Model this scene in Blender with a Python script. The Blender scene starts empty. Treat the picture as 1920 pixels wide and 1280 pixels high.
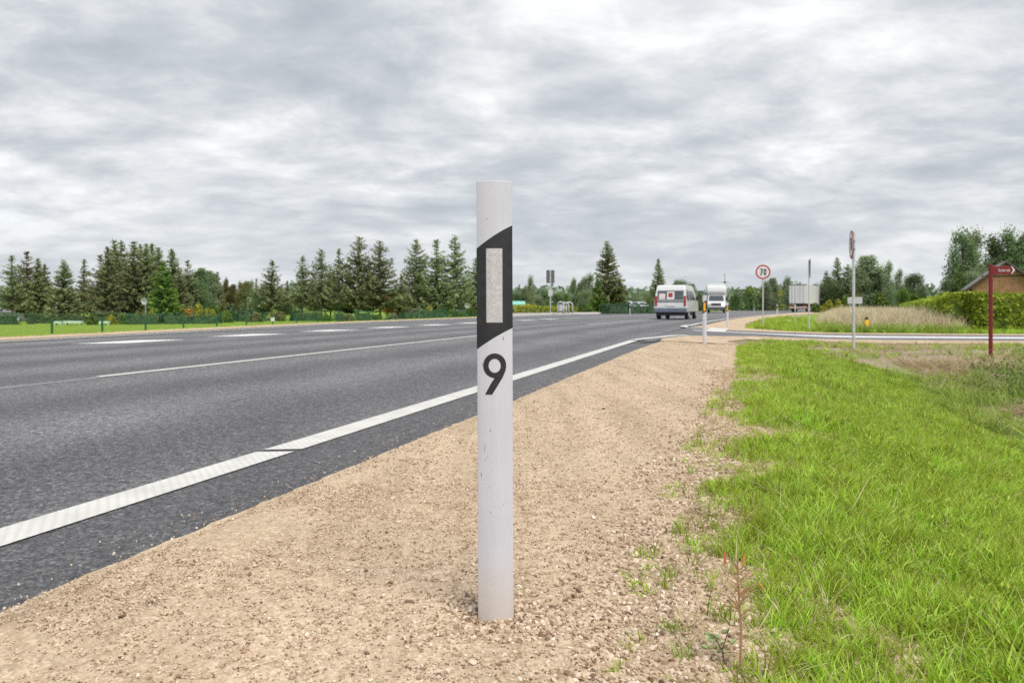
import bpy, bmesh, math, random
import numpy as np
from mathutils import Vector, Matrix
random.seed(7); RNG = np.random.default_rng(7)
sc = bpy.context.scene
PI = math.pi
R = math.radians
# ------------------------------------------------------------------ camera
EYE, HOR, F = 0.70, 576.0, 1500.0
cam_d = bpy.data.cameras.new('camera'); cam = bpy.data.objects.new('camera', cam_d)
sc.collection.objects.link(cam); sc.camera = cam
cam.location = (0, 0, EYE); cam.rotation_euler = (PI/2, 0, 0)
cam_d.sensor_width = 36; cam_d.lens = F/1920*36; cam_d.shift_y = -(640-HOR)/1920
cam_d.clip_start = 0.05; cam_d.clip_end = 6000
cam_d.dof.use_dof = True; cam_d.dof.focus_distance = 1.85; cam_d.dof.aperture_fstop = 9.0
# ------------------------------------------------------------------ light
sc.view_settings.view_transform = 'Standard'; sc.view_settings.look = 'None'
sc.view_settings.gamma = 1; sc.view_settings.use_curve_mapping = False
sc.view_settings.exposure = 1.22
SUN_EL, SUN_AZ = R(52), R(150)      # azimuth clockwise from +Y
sd = bpy.data.lights.new('sun', 'SUN'); sd.energy = 1.5; sd.angle = R(32); sd.color = (1, .955, .89)
sun = bpy.data.objects.new('sun', sd); sc.collection.objects.link(sun)
sdir = Vector((math.sin(SUN_AZ)*math.cos(SUN_EL), math.cos(SUN_AZ)*math.cos(SUN_EL), math.sin(SUN_EL)))
sun.rotation_euler = (-sdir).to_track_quat('-Z', 'Y').to_euler(); sun.location = (0, -5, 30)

def nd(t, typ, **k):
    n = t.nodes.new(typ)
    for a, v in k.items():
        if a in n.inputs.keys() if isinstance(a, str) else False: n.inputs[a].default_value = v
        else: setattr(n, a, v)
    return n
def math_n(t, op, a, b=None, c=None):
    n = t.nodes.new('ShaderNodeMath'); n.operation = op
    for i, v in enumerate((a, b, c)):
        if v is None: continue
        if isinstance(v, (int, float)): n.inputs[i].default_value = v
        else: t.links.new(v, n.inputs[i])
    return n.outputs[0]
def noise(t, vec, scale, detail=4, rough=.55, w=None, distort=0):
    n = t.nodes.new('ShaderNodeTexNoise'); n.inputs['Scale'].default_value = scale
    n.inputs['Detail'].default_value = detail; n.inputs['Roughness'].default_value = rough
    n.inputs['Distortion'].default_value = distort
    if w is not None:
        n.noise_dimensions = '4D'; n.inputs['W'].default_value = w
    if vec is not None: t.links.new(vec, n.inputs['Vector'])
    return n.outputs['Fac']
def ramp(t, fac, stops):
    n = t.nodes.new('ShaderNodeValToRGB'); cr = n.color_ramp
    while len(cr.elements) < len(stops): cr.elements.new(.5)
    for e, (p, c) in zip(cr.elements, stops):
        e.position = p; e.color = tuple(c) + (1,) if len(c) == 3 else c
    t.links.new(fac, n.inputs[0]); return n.outputs[0]
def mixc(t, fac, a, b, mode='MIX'):
    n = t.nodes.new('ShaderNodeMix'); n.data_type = 'RGBA'; n.blend_type = mode
    for i, v in ((0, fac), (6, a), (7, b)):
        if isinstance(v, (int, float)): n.inputs[i].default_value = v
        elif isinstance(v, tuple): n.inputs[i].default_value = v + (1,) if len(v) == 3 else v
        else: t.links.new(v, n.inputs[i])
    return n.outputs[2]
def vmap(t, vec, scale=(1, 1, 1), loc=(0, 0, 0)):
    n = t.nodes.new('ShaderNodeMapping'); n.inputs['Scale'].default_value = scale; n.inputs['Location'].default_value = loc
    t.links.new(vec, n.inputs['Vector']); return n.outputs[0]

world = bpy.data.worlds.new('World'); sc.world = world; world.use_nodes = True
wt = world.node_tree; wt.nodes.clear()
sky = nd(wt, 'ShaderNodeTexSky'); sky.sky_type = 'NISHITA'; sky.sun_disc = False
sky.sun_elevation = SUN_EL; sky.sun_rotation = SUN_AZ; sky.altitude = 50; sky.air_density = 1.2; sky.dust_density = 2.0
tc = nd(wt, 'ShaderNodeTexCoord')
sep = nd(wt, 'ShaderNodeSeparateXYZ'); wt.links.new(tc.outputs['Generated'], sep.inputs[0])
zc = math_n(wt, 'MAXIMUM', sep.outputs[2], 0.0); zc = math_n(wt, 'ADD', zc, 0.21)
px_ = math_n(wt, 'DIVIDE', sep.outputs[0], zc); py_ = math_n(wt, 'DIVIDE', sep.outputs[1], zc)
cmb = nd(wt, 'ShaderNodeCombineXYZ'); wt.links.new(px_, cmb.inputs[0]); wt.links.new(py_, cmb.inputs[1])
cv = cmb.outputs[0]
wn = nd(wt, 'ShaderNodeTexNoise'); wn.inputs['Scale'].default_value = .9; wn.inputs['Detail'].default_value = 3
wt.links.new(cv, wn.inputs['Vector'])
wv = nd(wt, 'ShaderNodeVectorMath', operation='MULTIPLY_ADD'); wt.links.new(wn.outputs['Color'], wv.inputs[0])
wv.inputs[1].default_value = (.5, .35, 0); wt.links.new(cv, wv.inputs[2])
n1 = noise(wt, vmap(wt, wv.outputs[0], (1, 1.2, 1), (.35, .2, 0)), 1.1, 9, .57, w=2.3)
n2 = noise(wt, vmap(wt, wv.outputs[0], (1, 1.25, 1), (5, 3, 0)), 3.4, 9, .62, w=7.1, distort=.15)
nn = math_n(wt, 'ADD', math_n(wt, 'MULTIPLY', n1, .58), math_n(wt, 'MULTIPLY', n2, .42))
K = 6.2
ccol = ramp(wt, nn, [(.38, (.535, .59, .65)), (.46, (.675, .72, .77)), (.525, (.87, .90, .93)), (.59, (1.10, 1.115, 1.12))])
ccol = mixc(wt, 1.0, ccol, (K*.50,)*3, 'MULTIPLY')
# thinner, paler cloud towards the horizon
hz = nd(wt, 'ShaderNodeMapRange'); wt.links.new(sep.outputs[2], hz.inputs[0]); hz.inputs[1].default_value = 0; hz.inputs[2].default_value = .16
hz.inputs[3].default_value = .6; hz.inputs[4].default_value = 0
hcol = (K*.37, K*.395, K*.41)
ccol = mixc(wt, hz.outputs[0], ccol, hcol)
gap = nd(wt, 'ShaderNodeMapRange'); n3 = noise(wt, vmap(wt, wv.outputs[0], (1, 1, 1), (9, 1, 0)), .8, 7, .6, w=4.4)
wt.links.new(n3, gap.inputs[0]); gap.inputs[1].default_value = .60; gap.inputs[2].default_value = .72; gap.inputs[3].default_value = 0; gap.inputs[4].default_value = .5
skyb = mixc(wt, .45, sky.outputs[0], (K*.5, K*.52, K*.55))
fin = mixc(wt, gap.outputs[0], ccol, skyb)
bg = nd(wt, 'ShaderNodeBackground'); bg.inputs[1].default_value = 0.125
wo = nd(wt, 'ShaderNodeOutputWorld'); wt.links.new(fin, bg.inputs[0]); wt.links.new(bg.outputs[0], wo.inputs[0])
sc.cycles.max_bounces = 6; sc.cycles.diffuse_bounces = 3; sc.cycles.transparent_max_bounces = 8
sc.cycles.use_denoising = False

# ------------------------------------------------------------------ terrain functions
def sm(a, b, x):
    t = np.clip((np.asarray(x, float)-a)/(b-a), 0, 1); return t*t*(3-2*t)
def E(y):
    y = np.asarray(y, float)
    a = -2.275+.285*y
    q = np.clip(y-16, 0, 64); r = np.clip(y-80, 0, None)
    return a + .5*(.165/64)*q*q + .165*r
def sl(y): return .285+.165*np.clip((np.asarray(y, float)-16)/64, 0, 1)
def cs(y): return 1/np.sqrt(1+sl(y)**2)
def NN(x, y): return (np.asarray(x)-E(y))*cs(y)
def XN(n, y): return E(y)+np.asarray(n)/cs(y)
def LN(y): return np.interp(y, [0, 16.4, 22.3, 34, 55, 60, 72, 80, 96, 3000], [12.2, 12.5, 13.2, 14.6, 15.8, 16.5, 17.8, 17.6, 14.5, 14.5])
def H(x, y):
    x = np.asarray(x, float); y = np.asarray(y, float); n = NN(x, y)
    m = -n-LN(y)-1.5
    left = -1.07*sm(0, 5, m)*(1-.75*sm(58, 80, y)*(1-sm(4, 12, m)))
    right = -.25*sm(2.2, 5.6, n)
    prof = np.interp(n, [0, 1.4, 2.25, 3.4, 4.2, 5.5, 10.6], [0, -.10, -.126, -.18, -.21, -.24, -.275])
    k = sm(13.5, 18.5, y)*(1-.6*sm(34, 60, y)); right = right*(1-k)+prof*k
    right = right-.40*np.exp(-((n-5.0)/1.7)**2)*(1-sm(11.5, 16.5, y))*sm(2.2, 3.2, n)
    return left+right
def P(px, py):
    """world point of the ground seen at a pixel of the 1920 px wide photograph"""
    dx, dz = (px-960)/F, (HOR-py)/F
    y = 1.0
    lo = None
    ys = np.geomspace(.8, 600, 4000)
    g = EYE+dz*ys-H(dx*ys, ys)
    k = int(np.argmax(g <= 0)) or len(ys)-1
    y0, y1 = ys[k-1], ys[k]; g0, g1 = g[k-1], g[k]
    y = y0+(y1-y0)*g0/(g0-g1) if g0 != g1 else y1
    return (dx*y, y)
def at(px, Y): return ((px-960)/F*Y, Y)
def hz_(x, y): return float(H(x, y))
def topz(py, Y): return EYE+(HOR-py)/F*Y

# ------------------------------------------------------------------ object helpers
col = sc.collection
def tag(o, label=None, cat=None, group=None, kind=None):
    if label: o['label'] = label
    if cat: o['category'] = cat
    if group: o['group'] = group
    if kind: o['kind'] = kind
    return o
def empty(name, loc, rz=0, label=None, cat=None, group=None):
    o = bpy.data.objects.new(name, None); col.objects.link(o); o.location = loc; o.rotation_euler = (0, 0, rz)
    o.empty_display_size = .2
    return tag(o, label, cat, group)
def copy_tree(o, parent=None):
    kids = [c for c in KIDS.get(o.name, [])]
    c = o.copy(); col.objects.link(c); c.parent = parent; KIDS[c.name] = []
    if parent: KIDS[parent.name].append(c)
    for ch in kids: copy_tree(ch, c)
    return c
KIDS = {}
def link(name, me, mat=None, parent=None, smooth=False):
    if mat is not None:
        me.materials.clear(); me.materials.append(mat)
    if smooth:
        me.polygons.foreach_set('use_smooth', [True]*len(me.polygons))
    o = bpy.data.objects.new(name, me); col.objects.link(o); KIDS[o.name] = []
    if parent: o.parent = parent; KIDS.setdefault(parent.name, []).append(o)
    return o
def npmesh(name, V, Fc, attrs=None):
    """V (n,3); Fc list of (m,k) int arrays"""
    me = bpy.data.meshes.new(name); V = np.asarray(V, np.float32)
    if not isinstance(Fc, (list, tuple)): Fc = [Fc]
    Fc = [f for f in Fc if len(f)]
    me.vertices.add(len(V)); me.vertices.foreach_set('co', V.ravel())
    nl = sum(f.size for f in Fc); npz = sum(len(f) for f in Fc)
    me.loops.add(nl); me.polygons.add(npz)
    me.loops.foreach_set('vertex_index', np.concatenate([f.ravel() for f in Fc]).astype(np.int32))
    tot = np.concatenate([np.full(len(f), f.shape[1]) for f in Fc]); st = np.concatenate([[0], np.cumsum(tot)[:-1]])
    me.polygons.foreach_set('loop_start', st.astype(np.int32))
    me.update(calc_edges=True); me.validate()
    for k, a in (attrs or {}).items():
        a = np.asarray(a, np.float32)
        if a.ndim == 1:
            me.attributes.new(k, 'FLOAT', 'POINT').data.foreach_set('value', a)
        elif a.shape[1] == 3:
            me.attributes.new(k, 'FLOAT_VECTOR', 'POINT').data.foreach_set('vector', a.ravel())
    return me
def grid_faces(nr, nc):
    i = np.arange(nr-1)[:, None]*nc+np.arange(nc-1)[None, :]
    return np.stack([i, i+1, i+nc+1, i+nc], -1).reshape(-1, 4)
class MB:
    def __init__(s): s.v = []; s.f = []
    def add(s, V, Fc):
        o = len(s.v); s.v += [tuple(map(float, p)) for p in V]; s.f += [tuple(i+o for i in f) for f in Fc]; return s
    def box(s, x0, x1, y0, y1, z0, z1):
        V = [(x, y, z) for z in (z0, z1) for y in (y0, y1) for x in (x0, x1)]
        return s.add(V, [(0, 2, 3, 1), (4, 5, 7, 6), (0, 1, 5, 4), (2, 6, 7, 3), (0, 4, 6, 2), (1, 3, 7, 5)])
    def tube(s, pts, r, n=8, cap=True):
        pts = [Vector(p) for p in pts]; rr = r if isinstance(r, (list, tuple)) else [r]*len(pts)
        V = []; Fc = []
        for i, p in enumerate(pts):
            d = (pts[min(i+1, len(pts)-1)]-pts[max(i-1, 0)]).normalized()
            u = d.cross(Vector((0, 0, 1)) if abs(d.z) < .9 else Vector((1, 0, 0))).normalized(); w = d.cross(u)
            for k in range(n):
                a = 2*PI*k/n; V.append(p+(u*math.cos(a)+w*math.sin(a))*rr[i])
        for i in range(len(pts)-1):
            for k in range(n):
                Fc.append((i*n+k, i*n+(k+1) % n, (i+1)*n+(k+1) % n, (i+1)*n+k))
        if cap: Fc += [tuple(range(n))[::-1], tuple((len(pts)-1)*n+k for k in range(n))]
        return s.add(V, Fc)
    def prism(s, poly, axis, a0, a1):
        """poly: 2D points; extruded along axis between a0 and a1. axis x: (y,z); y: (x,z); z: (x,y)"""
        def mk(p, a): return {'x': (a, p[0], p[1]), 'y': (p[0], a, p[1]), 'z': (p[0], p[1], a)}[axis]
        n = len(poly); V = [mk(p, a0) for p in poly]+[mk(p, a1) for p in poly]
        return s.add(V, [tuple(range(n)), tuple(range(2*n-1, n-1, -1))]+[(i, (i+1) % n, n+(i+1) % n, n+i) for i in range(n)])
    def ring(s, c, ro, ri, axis_y0, axis_y1, n=32, rz=1.0):
        """flat ring in the xz plane, thickness along y"""
        V = []; Fc = []
        for k in range(n):
            a = 2*PI*k/n; ca, sa = math.cos(a), math.sin(a)*rz
            for y in (axis_y0, axis_y1):
                for r in (ro, ri): V.append((c[0]+r*ca, y, c[1]+r*sa))
        for k in range(n):
            a = k*4; b = ((k+1) % n)*4
            Fc += [(a, b, b+1, a+1), (a+2, a+3, b+3, b+2), (a, a+2, b+2, b), (a+1, b+1, b+3, a+3)]
        return s.add(V, Fc)
    def mesh(s, name, fix=True):
        me = bpy.data.meshes.new(name); me.from_pydata(s.v, [], s.f); me.update()
        if fix:
            bm = bmesh.new(); bm.from_mesh(me); bmesh.ops.recalc_face_normals(bm, faces=bm.faces); bm.to_mesh(me); bm.free()
        return me
    def build(s, name, mat, parent=None, bevel=0, smooth=False, fix=True, seg=2):
        o = link(name, s.mesh(name, fix), mat, parent, smooth)
        if bevel:
            m = o.modifiers.new('bevel', 'BEVEL'); m.width = bevel; m.segments = seg; m.limit_method = 'ANGLE'; m.angle_limit = R(35)
        return o
def inst(name, src, parent=None):
    """another object on an existing mesh"""
    o = bpy.data.objects.new(name, src.data); col.objects.link(o); KIDS[o.name] = []
    if parent: o.parent = parent; KIDS.setdefault(parent.name, []).append(o)
    for m in src.modifiers:
        n = o.modifiers.new(m.name, m.type)
        if m.type == 'BEVEL': n.width = m.width; n.segments = m.segments; n.limit_method = m.limit_method; n.angle_limit = m.angle_limit
    return o

# ------------------------------------------------------------------ materials
def newmat(name):
    m = bpy.data.materials.new(name); m.use_nodes = True; t = m.node_tree
    return m, t, t.nodes['Principled BSDF']
def plain(name, c, rough=.6, spec=.5, metal=0, var=.12, scale=6, bump=0, bscale=60, coat=0, emit=None):
    m, t, b = newmat(name); tcn = nd(t, 'ShaderNodeTexCoord')
    f = noise(t, tcn.outputs['Object'], scale, 5, .6)
    lo = tuple(max(0, v*(1-var)) for v in c); hi = tuple(min(1, v*(1+var)) for v in c)
    t.links.new(ramp(t, f, [(.3, lo), (.7, hi)]), b.inputs['Base Color'])
    b.inputs['Roughness'].default_value = rough; b.inputs['Specular IOR Level'].default_value = spec; b.inputs['Metallic'].default_value = metal
    b.inputs['Coat Weight'].default_value = coat
    if bump:
        bp = nd(t, 'ShaderNodeBump'); bp.inputs['Strength'].default_value = bump; bp.inputs['Distance'].default_value = .01
        t.links.new(noise(t, tcn.outputs['Object'], bscale, 4, .6), bp.inputs['Height']); t.links.new(bp.outputs[0], b.inputs['Normal'])
    if emit: b.inputs['Emission Color'].default_value = emit[0]+(1,); b.inputs['Emission Strength'].default_value = emit[1]
    return m
def leafmat(name, dark, mid, light, trans=.3, seed=0, hv=.03, vv=.4):
    """foliage: colour differs leaf by leaf (tint attribute) and tree by tree"""
    m, t, b = newmat(name); a = nd(t, 'ShaderNodeAttribute', attribute_name='tint'); oi = nd(t, 'ShaderNodeObjectInfo')
    c = ramp(t, a.outputs['Fac'], [(.05, dark), (.5, mid), (.95, light)])
    hsv = nd(t, 'ShaderNodeHueSaturation'); t.links.new(c, hsv.inputs['Color'])
    t.links.new(math_n(t, 'MULTIPLY_ADD', oi.outputs['Random'], hv, .5-hv/2), hsv.inputs['Hue'])
    t.links.new(math_n(t, 'MULTIPLY_ADD', oi.outputs['Random'], vv, 1-vv/2), hsv.inputs['Value'])
    b.inputs['Roughness'].default_value = .7; b.inputs['Specular IOR Level'].default_value = .25
    t.links.new(hsv.outputs[0], b.inputs['Base Color'])
    tr = nd(t, 'ShaderNodeBsdfTranslucent'); t.links.new(hsv.outputs[0], tr.inputs[0])
    mx = nd(t, 'ShaderNodeMixShader'); mx.inputs[0].default_value = trans
    t.links.new(b.outputs[0], mx.inputs[1]); t.links.new(tr.outputs[0], mx.inputs[2]); t.links.new(mx.outputs[0], t.nodes['Material Output'].inputs[0])
    return m
M = {}
M['spruce'] = leafmat('spruce_needles', (.10, .135, .065), (.23, .28, .12), (.43, .47, .24), .38)
M['spruce_brown'] = leafmat('spruce_brownish_needles', (.09, .095, .045), (.20, .20, .085), (.33, .31, .14), .3)
M['leaf_dark'] = leafmat('dark_leaves', (.07, .11, .055), (.15, .22, .10), (.28, .36, .16), .38)
M['leaf_grey'] = leafmat('greygreen_leaves', (.12, .17, .10), (.25, .32, .18), (.40, .46, .27), .38)
M['leaf_olive'] = leafmat('olive_leaves', (.09, .10, .04), (.20, .20, .08), (.34, .32, .15), .3)
M['leaf_mid'] = leafmat('mid_green_leaves', (.05, .10, .02), (.13, .21, .04), (.27, .36, .08), .3)
M['leaf_yellow'] = leafmat('yellow_green_leaves', (.13, .16, .02), (.34, .36, .05), (.58, .52, .08), .3)
M['leaf_orange'] = leafmat('orange_leaves', (.22, .11, .03), (.45, .26, .07), (.62, .42, .12), .3)
M['hedge_teal'] = leafmat('clipped_dark_hedge', (.03, .08, .045), (.055, .14, .075), (.10, .21, .10), .2)
M['hedge'] = leafmat('hedge_leaves', (.12, .22, .015), (.34, .47, .05), (.60, .68, .13), .45)
M['far_leaf'] = leafmat('far_forest_leaves', (.11, .15, .11), (.19, .24, .17), (.28, .32, .22), .2)
M['grass'] = leafmat('grass_blades', (.17, .26, .022), (.44, .585, .055), (.80, .82, .32), .5, hv=.05, vv=.95)
M['grass_dark'] = leafmat('coarse_grass_blades', (.15, .23, .03), (.36, .48, .09), (.62, .62, .26), .45)
M['straw'] = leafmat('dry_straw', (.32, .24, .13), (.60, .48, .31), (.80, .70, .52), .35)
M['bark'] = plain('bark', (.13, .105, .085), .9, .2, var=.35, scale=9)
M['white_plastic'] = None
M['black_film'] = plain('black_film', (.018, .018, .021), .42, .5, var=.35, scale=60, bump=.05, bscale=900)
M['black'] = plain('black_paint', (.02, .02, .022), .5)
M['galv'] = plain('galvanised_steel', (.52, .53, .54), .5, .5, .35, var=.15, scale=20)
M['sign_back'] = plain('sign_back_grey', (.10, .105, .11), .55, .4, var=.1)
M['sign_white'] = plain('sign_white', (.66, .65, .66), .4)
M['sign_red'] = plain('sign_red', (.36, .012, .025), .4)
M['maroon'] = plain('maroon_paint', (.17, .008, .013), .4)
M['amber'] = plain('amber_reflector', (.95, .42, .02), .3)
M['van_white'] = plain('white_paint', (.60, .61, .62), .25, .5, coat=.5, var=.03)
M['silver'] = plain('silver_paint', (.45, .47, .50), .3, .5, .3, coat=.4, var=.05)
M['glass'] = plain('vehicle_glass', (.06, .075, .085), .08, .6, var=.2, scale=2)
M['rubber'] = plain('tyre_rubber', (.03, .03, .032), .85)
M['dark_plastic'] = plain('dark_plastic', (.06, .065, .075), .6)
M['tail_red'] = plain('tail_lamp', (.30, .03, .03), .2)
M['lamp_lit'] = plain('lit_headlamp', (.9, .85, .7), .2, emit=((1, .9, .65), 6))
M['lamp_off'] = plain('headlamp', (.6, .62, .65), .15)
M['box_grey'] = plain('box_panel', (.62, .63, .64), .5, var=.08, scale=1.5)
M['wood'] = plain('brown_planks', (.36, .20, .115), .8, .2, var=.25, scale=3)
M['dark_wood'] = plain('dark_wood', (.06, .04, .03), .8)
M['roof_grey'] = plain('grey_roof', (.20, .19, .19), .7, var=.15, scale=1.2, bump=.3, bscale=4)
M['wall_white'] = plain('white_render', (.62, .63, .66), .8, var=.08)
M['wall_red'] = plain('red_boards', (.45, .08, .05), .7)
M['roof_white'] = plain('pale_roof', (.72, .74, .78), .5)
M['roof_green'] = plain('mint_roof', (.22, .55, .45), .5)
M['fence_green'] = plain('fence_green', (.012, .10, .04), .5)
M['gas_yellow'] = plain('marker_yellow', (.78, .45, .02), .5)
M['pave'] = plain('platform_paving', (.32, .31, .30), .85, var=.15, scale=8)
M['kerb'] = plain('kerb_concrete', (.62, .60, .57), .8, var=.1)
M['asph_light'] = plain('pale_strip', (.60, .60, .62), .6, var=.10, scale=3)
M['mint'] = plain('pale_mint_paint', (.50, .66, .52), .5)

def m_post():
    m, t, b = newmat('post_white_plastic'); o = nd(t, 'ShaderNodeTexCoord').outputs['Object']
    f = noise(t, vmap(t, o, (60, 60, 3)), 1, 6, .6)
    g = noise(t, o, 7, 4, .6)
    c = mixc(t, .5, ramp(t, f, [(.25, (.465, .475, .525)), (.75, (.58, .59, .645))]), ramp(t, g, [(.3, (.48, .485, .535)), (.7, (.57, .575, .63))]))
    # small scuffs and chips
    s = noise(t, vmap(t, o, (90, 90, 38)), 1, 3, .5, distort=1.0); k = noise(t, o, 16, 2)
    sc_ = math_n(t, 'MULTIPLY', math_n(t, 'GREATER_THAN', s, .715), math_n(t, 'GREATER_THAN', k, .45))
    c = mixc(t, sc_, c, (.16, .14, .13))
    d = noise(t, vmap(t, o, (700, 700, 220)), 1, 2)
    c = mixc(t, math_n(t, 'MULTIPLY', math_n(t, 'GREATER_THAN', d, .70), .30), c, (.45, .42, .42))
    # dust splashed over the foot
    sp = nd(t, 'ShaderNodeSeparateXYZ'); t.links.new(o, sp.inputs[0])
    mr = nd(t, 'ShaderNodeMapRange'); t.links.new(sp.outputs[2], mr.inputs[0]); mr.inputs[1].default_value = .16; mr.inputs[2].default_value = 0
    mr.inputs[3].default_value = 0; mr.inputs[4].default_value = 1.25
    du = math_n(t, 'MULTIPLY', mr.outputs[0], noise(t, o, 55, 5, .7))
    c = mixc(t, du, c, (.52, .42, .31))
    t.links.new(c, b.inputs['Base Color']); b.inputs['Roughness'].default_value = .48
    bp = nd(t, 'ShaderNodeBump'); bp.inputs['Strength'].default_value = .18; bp.inputs['Distance'].default_value = .001
    t.links.new(noise(t, o, 420, 3), bp.inputs['Height']); t.links.new(bp.outputs[0], b.inputs['Normal'])
    return m
M['white_plastic'] = m_post()
def m_asphalt(name='asphalt', base=1.0):
    m, t, b = newmat(name); o = nd(t, 'ShaderNodeTexCoord').outputs['Object']
    at_ = nd(t, 'ShaderNodeAttribute', attribute_name='nn')
    n = at_.outputs['Fac']
    sp = noise(t, o, 95, 5, .75); sp2 = noise(t, o, 38, 4, .7)
    c = ramp(t, sp, [(.40, (.018*base, .019*base, .022*base)), (.50, (.060*base, .061*base, .067*base)), (.60, (.17*base, .172*base, .18*base))])
    c2 = ramp(t, sp2, [(.36, (.030*base, .031*base, .034*base)), (.62, (.13*base, .132*base, .14*base))])
    va = nd(t, 'ShaderNodeTexVoronoi'); va.inputs['Scale'].default_value = 110; t.links.new(o, va.inputs['Vector'])
    wa = nd(t, 'ShaderNodeTexWhiteNoise'); t.links.new(va.outputs['Position'], wa.inputs['Vector'])
    c = mixc(t, .35, c, c2)
    c = mixc(t, .45, c, ramp(t, wa.outputs['Value'], [(0, (.012, .012, .014)), (.5, (.05, .05, .055)), (.9, (.13, .132, .14)), (1, (.26, .26, .27))]))
    pat = noise(t, vmap(t, o, (.9, .35, 1)), 1, 5, .6)
    mo = noise(t, o, 30, 5, .75); c = mixc(t, 1, c, ramp(t, mo, [(.36, (1.05, 1.04, 1.02)), (.5, (1.8, 1.78, 1.74)), (.64, (2.75, 2.72, 2.66))]), 'MULTIPLY')
    c = mixc(t, 1, c, ramp(t, pat, [(.3, (.82, .82, .83)), (.7, (1.2, 1.2, 1.2))]), 'MULTIPLY')
    # wheel tracks and the smoother dark margin outside the edge line
    wv_ = math_n(t, 'SINE', math_n(t, 'MULTIPLY_ADD', n, 3.3, .9)); wv_ = math_n(t, 'ADD', wv_, math_n(t, 'MULTIPLY', noise(t, o, .7, 4), .8))
    c = mixc(t, 1, c, ramp(t, math_n(t, 'MULTIPLY_ADD', wv_, .3, .4), [(.1, (.72, .72, .73)), (.9, (1.28, 1.28, 1.28))]), 'MULTIPLY')
    mg = math_n(t, 'GREATER_THAN', n, .0)
    c = mixc(t, math_n(t, 'MULTIPLY', mg, .42), c, (.042, .042, .046))
    # bitumen joint along the centre line
    j = math_n(t, 'LESS_THAN', math_n(t, 'ABSOLUTE', math_n(t, 'ADD', n, math_n(t, 'MULTIPLY_ADD', noise(t, o, 1.3, 3), .06, 4.06))), .035)
    c = mixc(t, math_n(t, 'MULTIPLY', j, .8), c, (.34, .34, .34))
    v = nd(t, 'ShaderNodeTexVoronoi'); v.inputs['Scale'].default_value = 75; t.links.new(o, v.inputs['Vector'])
    wn_ = nd(t, 'ShaderNodeTexWhiteNoise'); t.links.new(v.outputs['Position'], wn_.inputs['Vector'])
    chips = math_n(t, 'MULTIPLY', math_n(t, 'GREATER_THAN', wn_.outputs['Value'], .93), math_n(t, 'LESS_THAN', v.outputs['Distance'], .33))
    c = mixc(t, math_n(t, 'MULTIPLY', chips, .6), c, (.30, .29, .28))
    t.links.new(c, b.inputs['Base Color']); b.inputs['Roughness'].default_value = .72; b.inputs['Specular IOR Level'].default_value = .35
    bp = nd(t, 'ShaderNodeBump'); bp.inputs['Strength'].default_value = 1.0; bp.inputs['Distance'].default_value = .009
    hh = math_n(t, 'ADD', sp, math_n(t, 'MULTIPLY', v.outputs['Distance'], .5))
    t.links.new(hh, bp.inputs['Height']); t.links.new(bp.outputs[0], b.inputs['Normal'])
    return m
M['asphalt'] = m_asphalt(); M['asphalt_side'] = m_asphalt('asphalt_side', 1.0)
def m_gravel(name='gravel_fines'):
    m, t, b = newmat(name); o = nd(t, 'ShaderNodeTexCoord').outputs['Object']
    v = nd(t, 'ShaderNodeTexVoronoi'); v.inputs['Scale'].default_value = 130; t.links.new(o, v.inputs['Vector'])
    v2 = nd(t, 'ShaderNodeTexVoronoi'); v2.inputs['Scale'].default_value = 48; t.links.new(o, v2.inputs['Vector'])
    cc = nd(t, 'ShaderNodeTexWhiteNoise'); t.links.new(v.outputs['Position'], cc.inputs['Vector'])
    c = ramp(t, cc.outputs['Value'], [(0, (0.275, 0.191, 0.122)), (.25, (0.449, 0.335, 0.229)), (.7, (0.571, 0.442, 0.316)), (1, (0.714, 0.593, 0.459))])
    f = noise(t, o, 26, 6, .7)
    c = mixc(t, .5, c, ramp(t, f, [(.3, (0.327, 0.236, 0.154)), (.5, (0.530, 0.411, 0.286)), (.7, (0.653, 0.533, 0.397))]))
    mp = nd(t, 'ShaderNodeMapping'); mp.vector_type = 'POINT'; mp.inputs['Rotation'].default_value = (0, 0, .28); mp.inputs['Scale'].default_value = (4.5, .55, 1); t.links.new(o, mp.inputs['Vector'])
    big = noise(t, mp.outputs[0], 1, 6, .62)
    c = mixc(t, 1, c, ramp(t, big, [(.34, (.80, .78, .75)), (.5, (.97, .97, .96)), (.66, (1.12, 1.12, 1.12))]), 'MULTIPLY')
    t.links.new(c, b.inputs['Base Color']); b.inputs['Roughness'].default_value = .9; b.inputs['Specular IOR Level'].default_value = .2
    bp = nd(t, 'ShaderNodeBump'); bp.inputs['Strength'].default_value = .9; bp.inputs['Distance'].default_value = .007
    hh = math_n(t, 'ADD', math_n(t, 'MULTIPLY', cc.outputs['Value'], .35), math_n(t, 'ADD', f, math_n(t, 'MULTIPLY', v2.outputs['Distance'], .3)))
    t.links.new(hh, bp.inputs['Height']); t.links.new(bp.outputs[0], b.inputs['Normal'])
    return m
M['gravel'] = m_gravel()
def m_stone():
    m, t, b = newmat('crushed_stone'); o = nd(t, 'ShaderNodeTexCoord').outputs['Object']; oi = nd(t, 'ShaderNodeObjectInfo')
    c = ramp(t, oi.outputs['Random'], [(0, (0.153, 0.095, 0.061)), (.22, (0.347, 0.245, 0.162)), (.55, (0.510, 0.391, 0.280)), (.9, (0.612, 0.496, 0.382)), (1, (0.714, 0.622, 0.529))])
    c = mixc(t, 1, c, ramp(t, noise(t, o, 3, 4), [(.3, (.85,)*3), (.7, (1.12,)*3)]), 'MULTIPLY')
    t.links.new(c, b.inputs['Base Color']); b.inputs['Roughness'].default_value = .85; b.inputs['Specular IOR Level'].default_value = .25
    return m
M['stone'] = m_stone()
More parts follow.
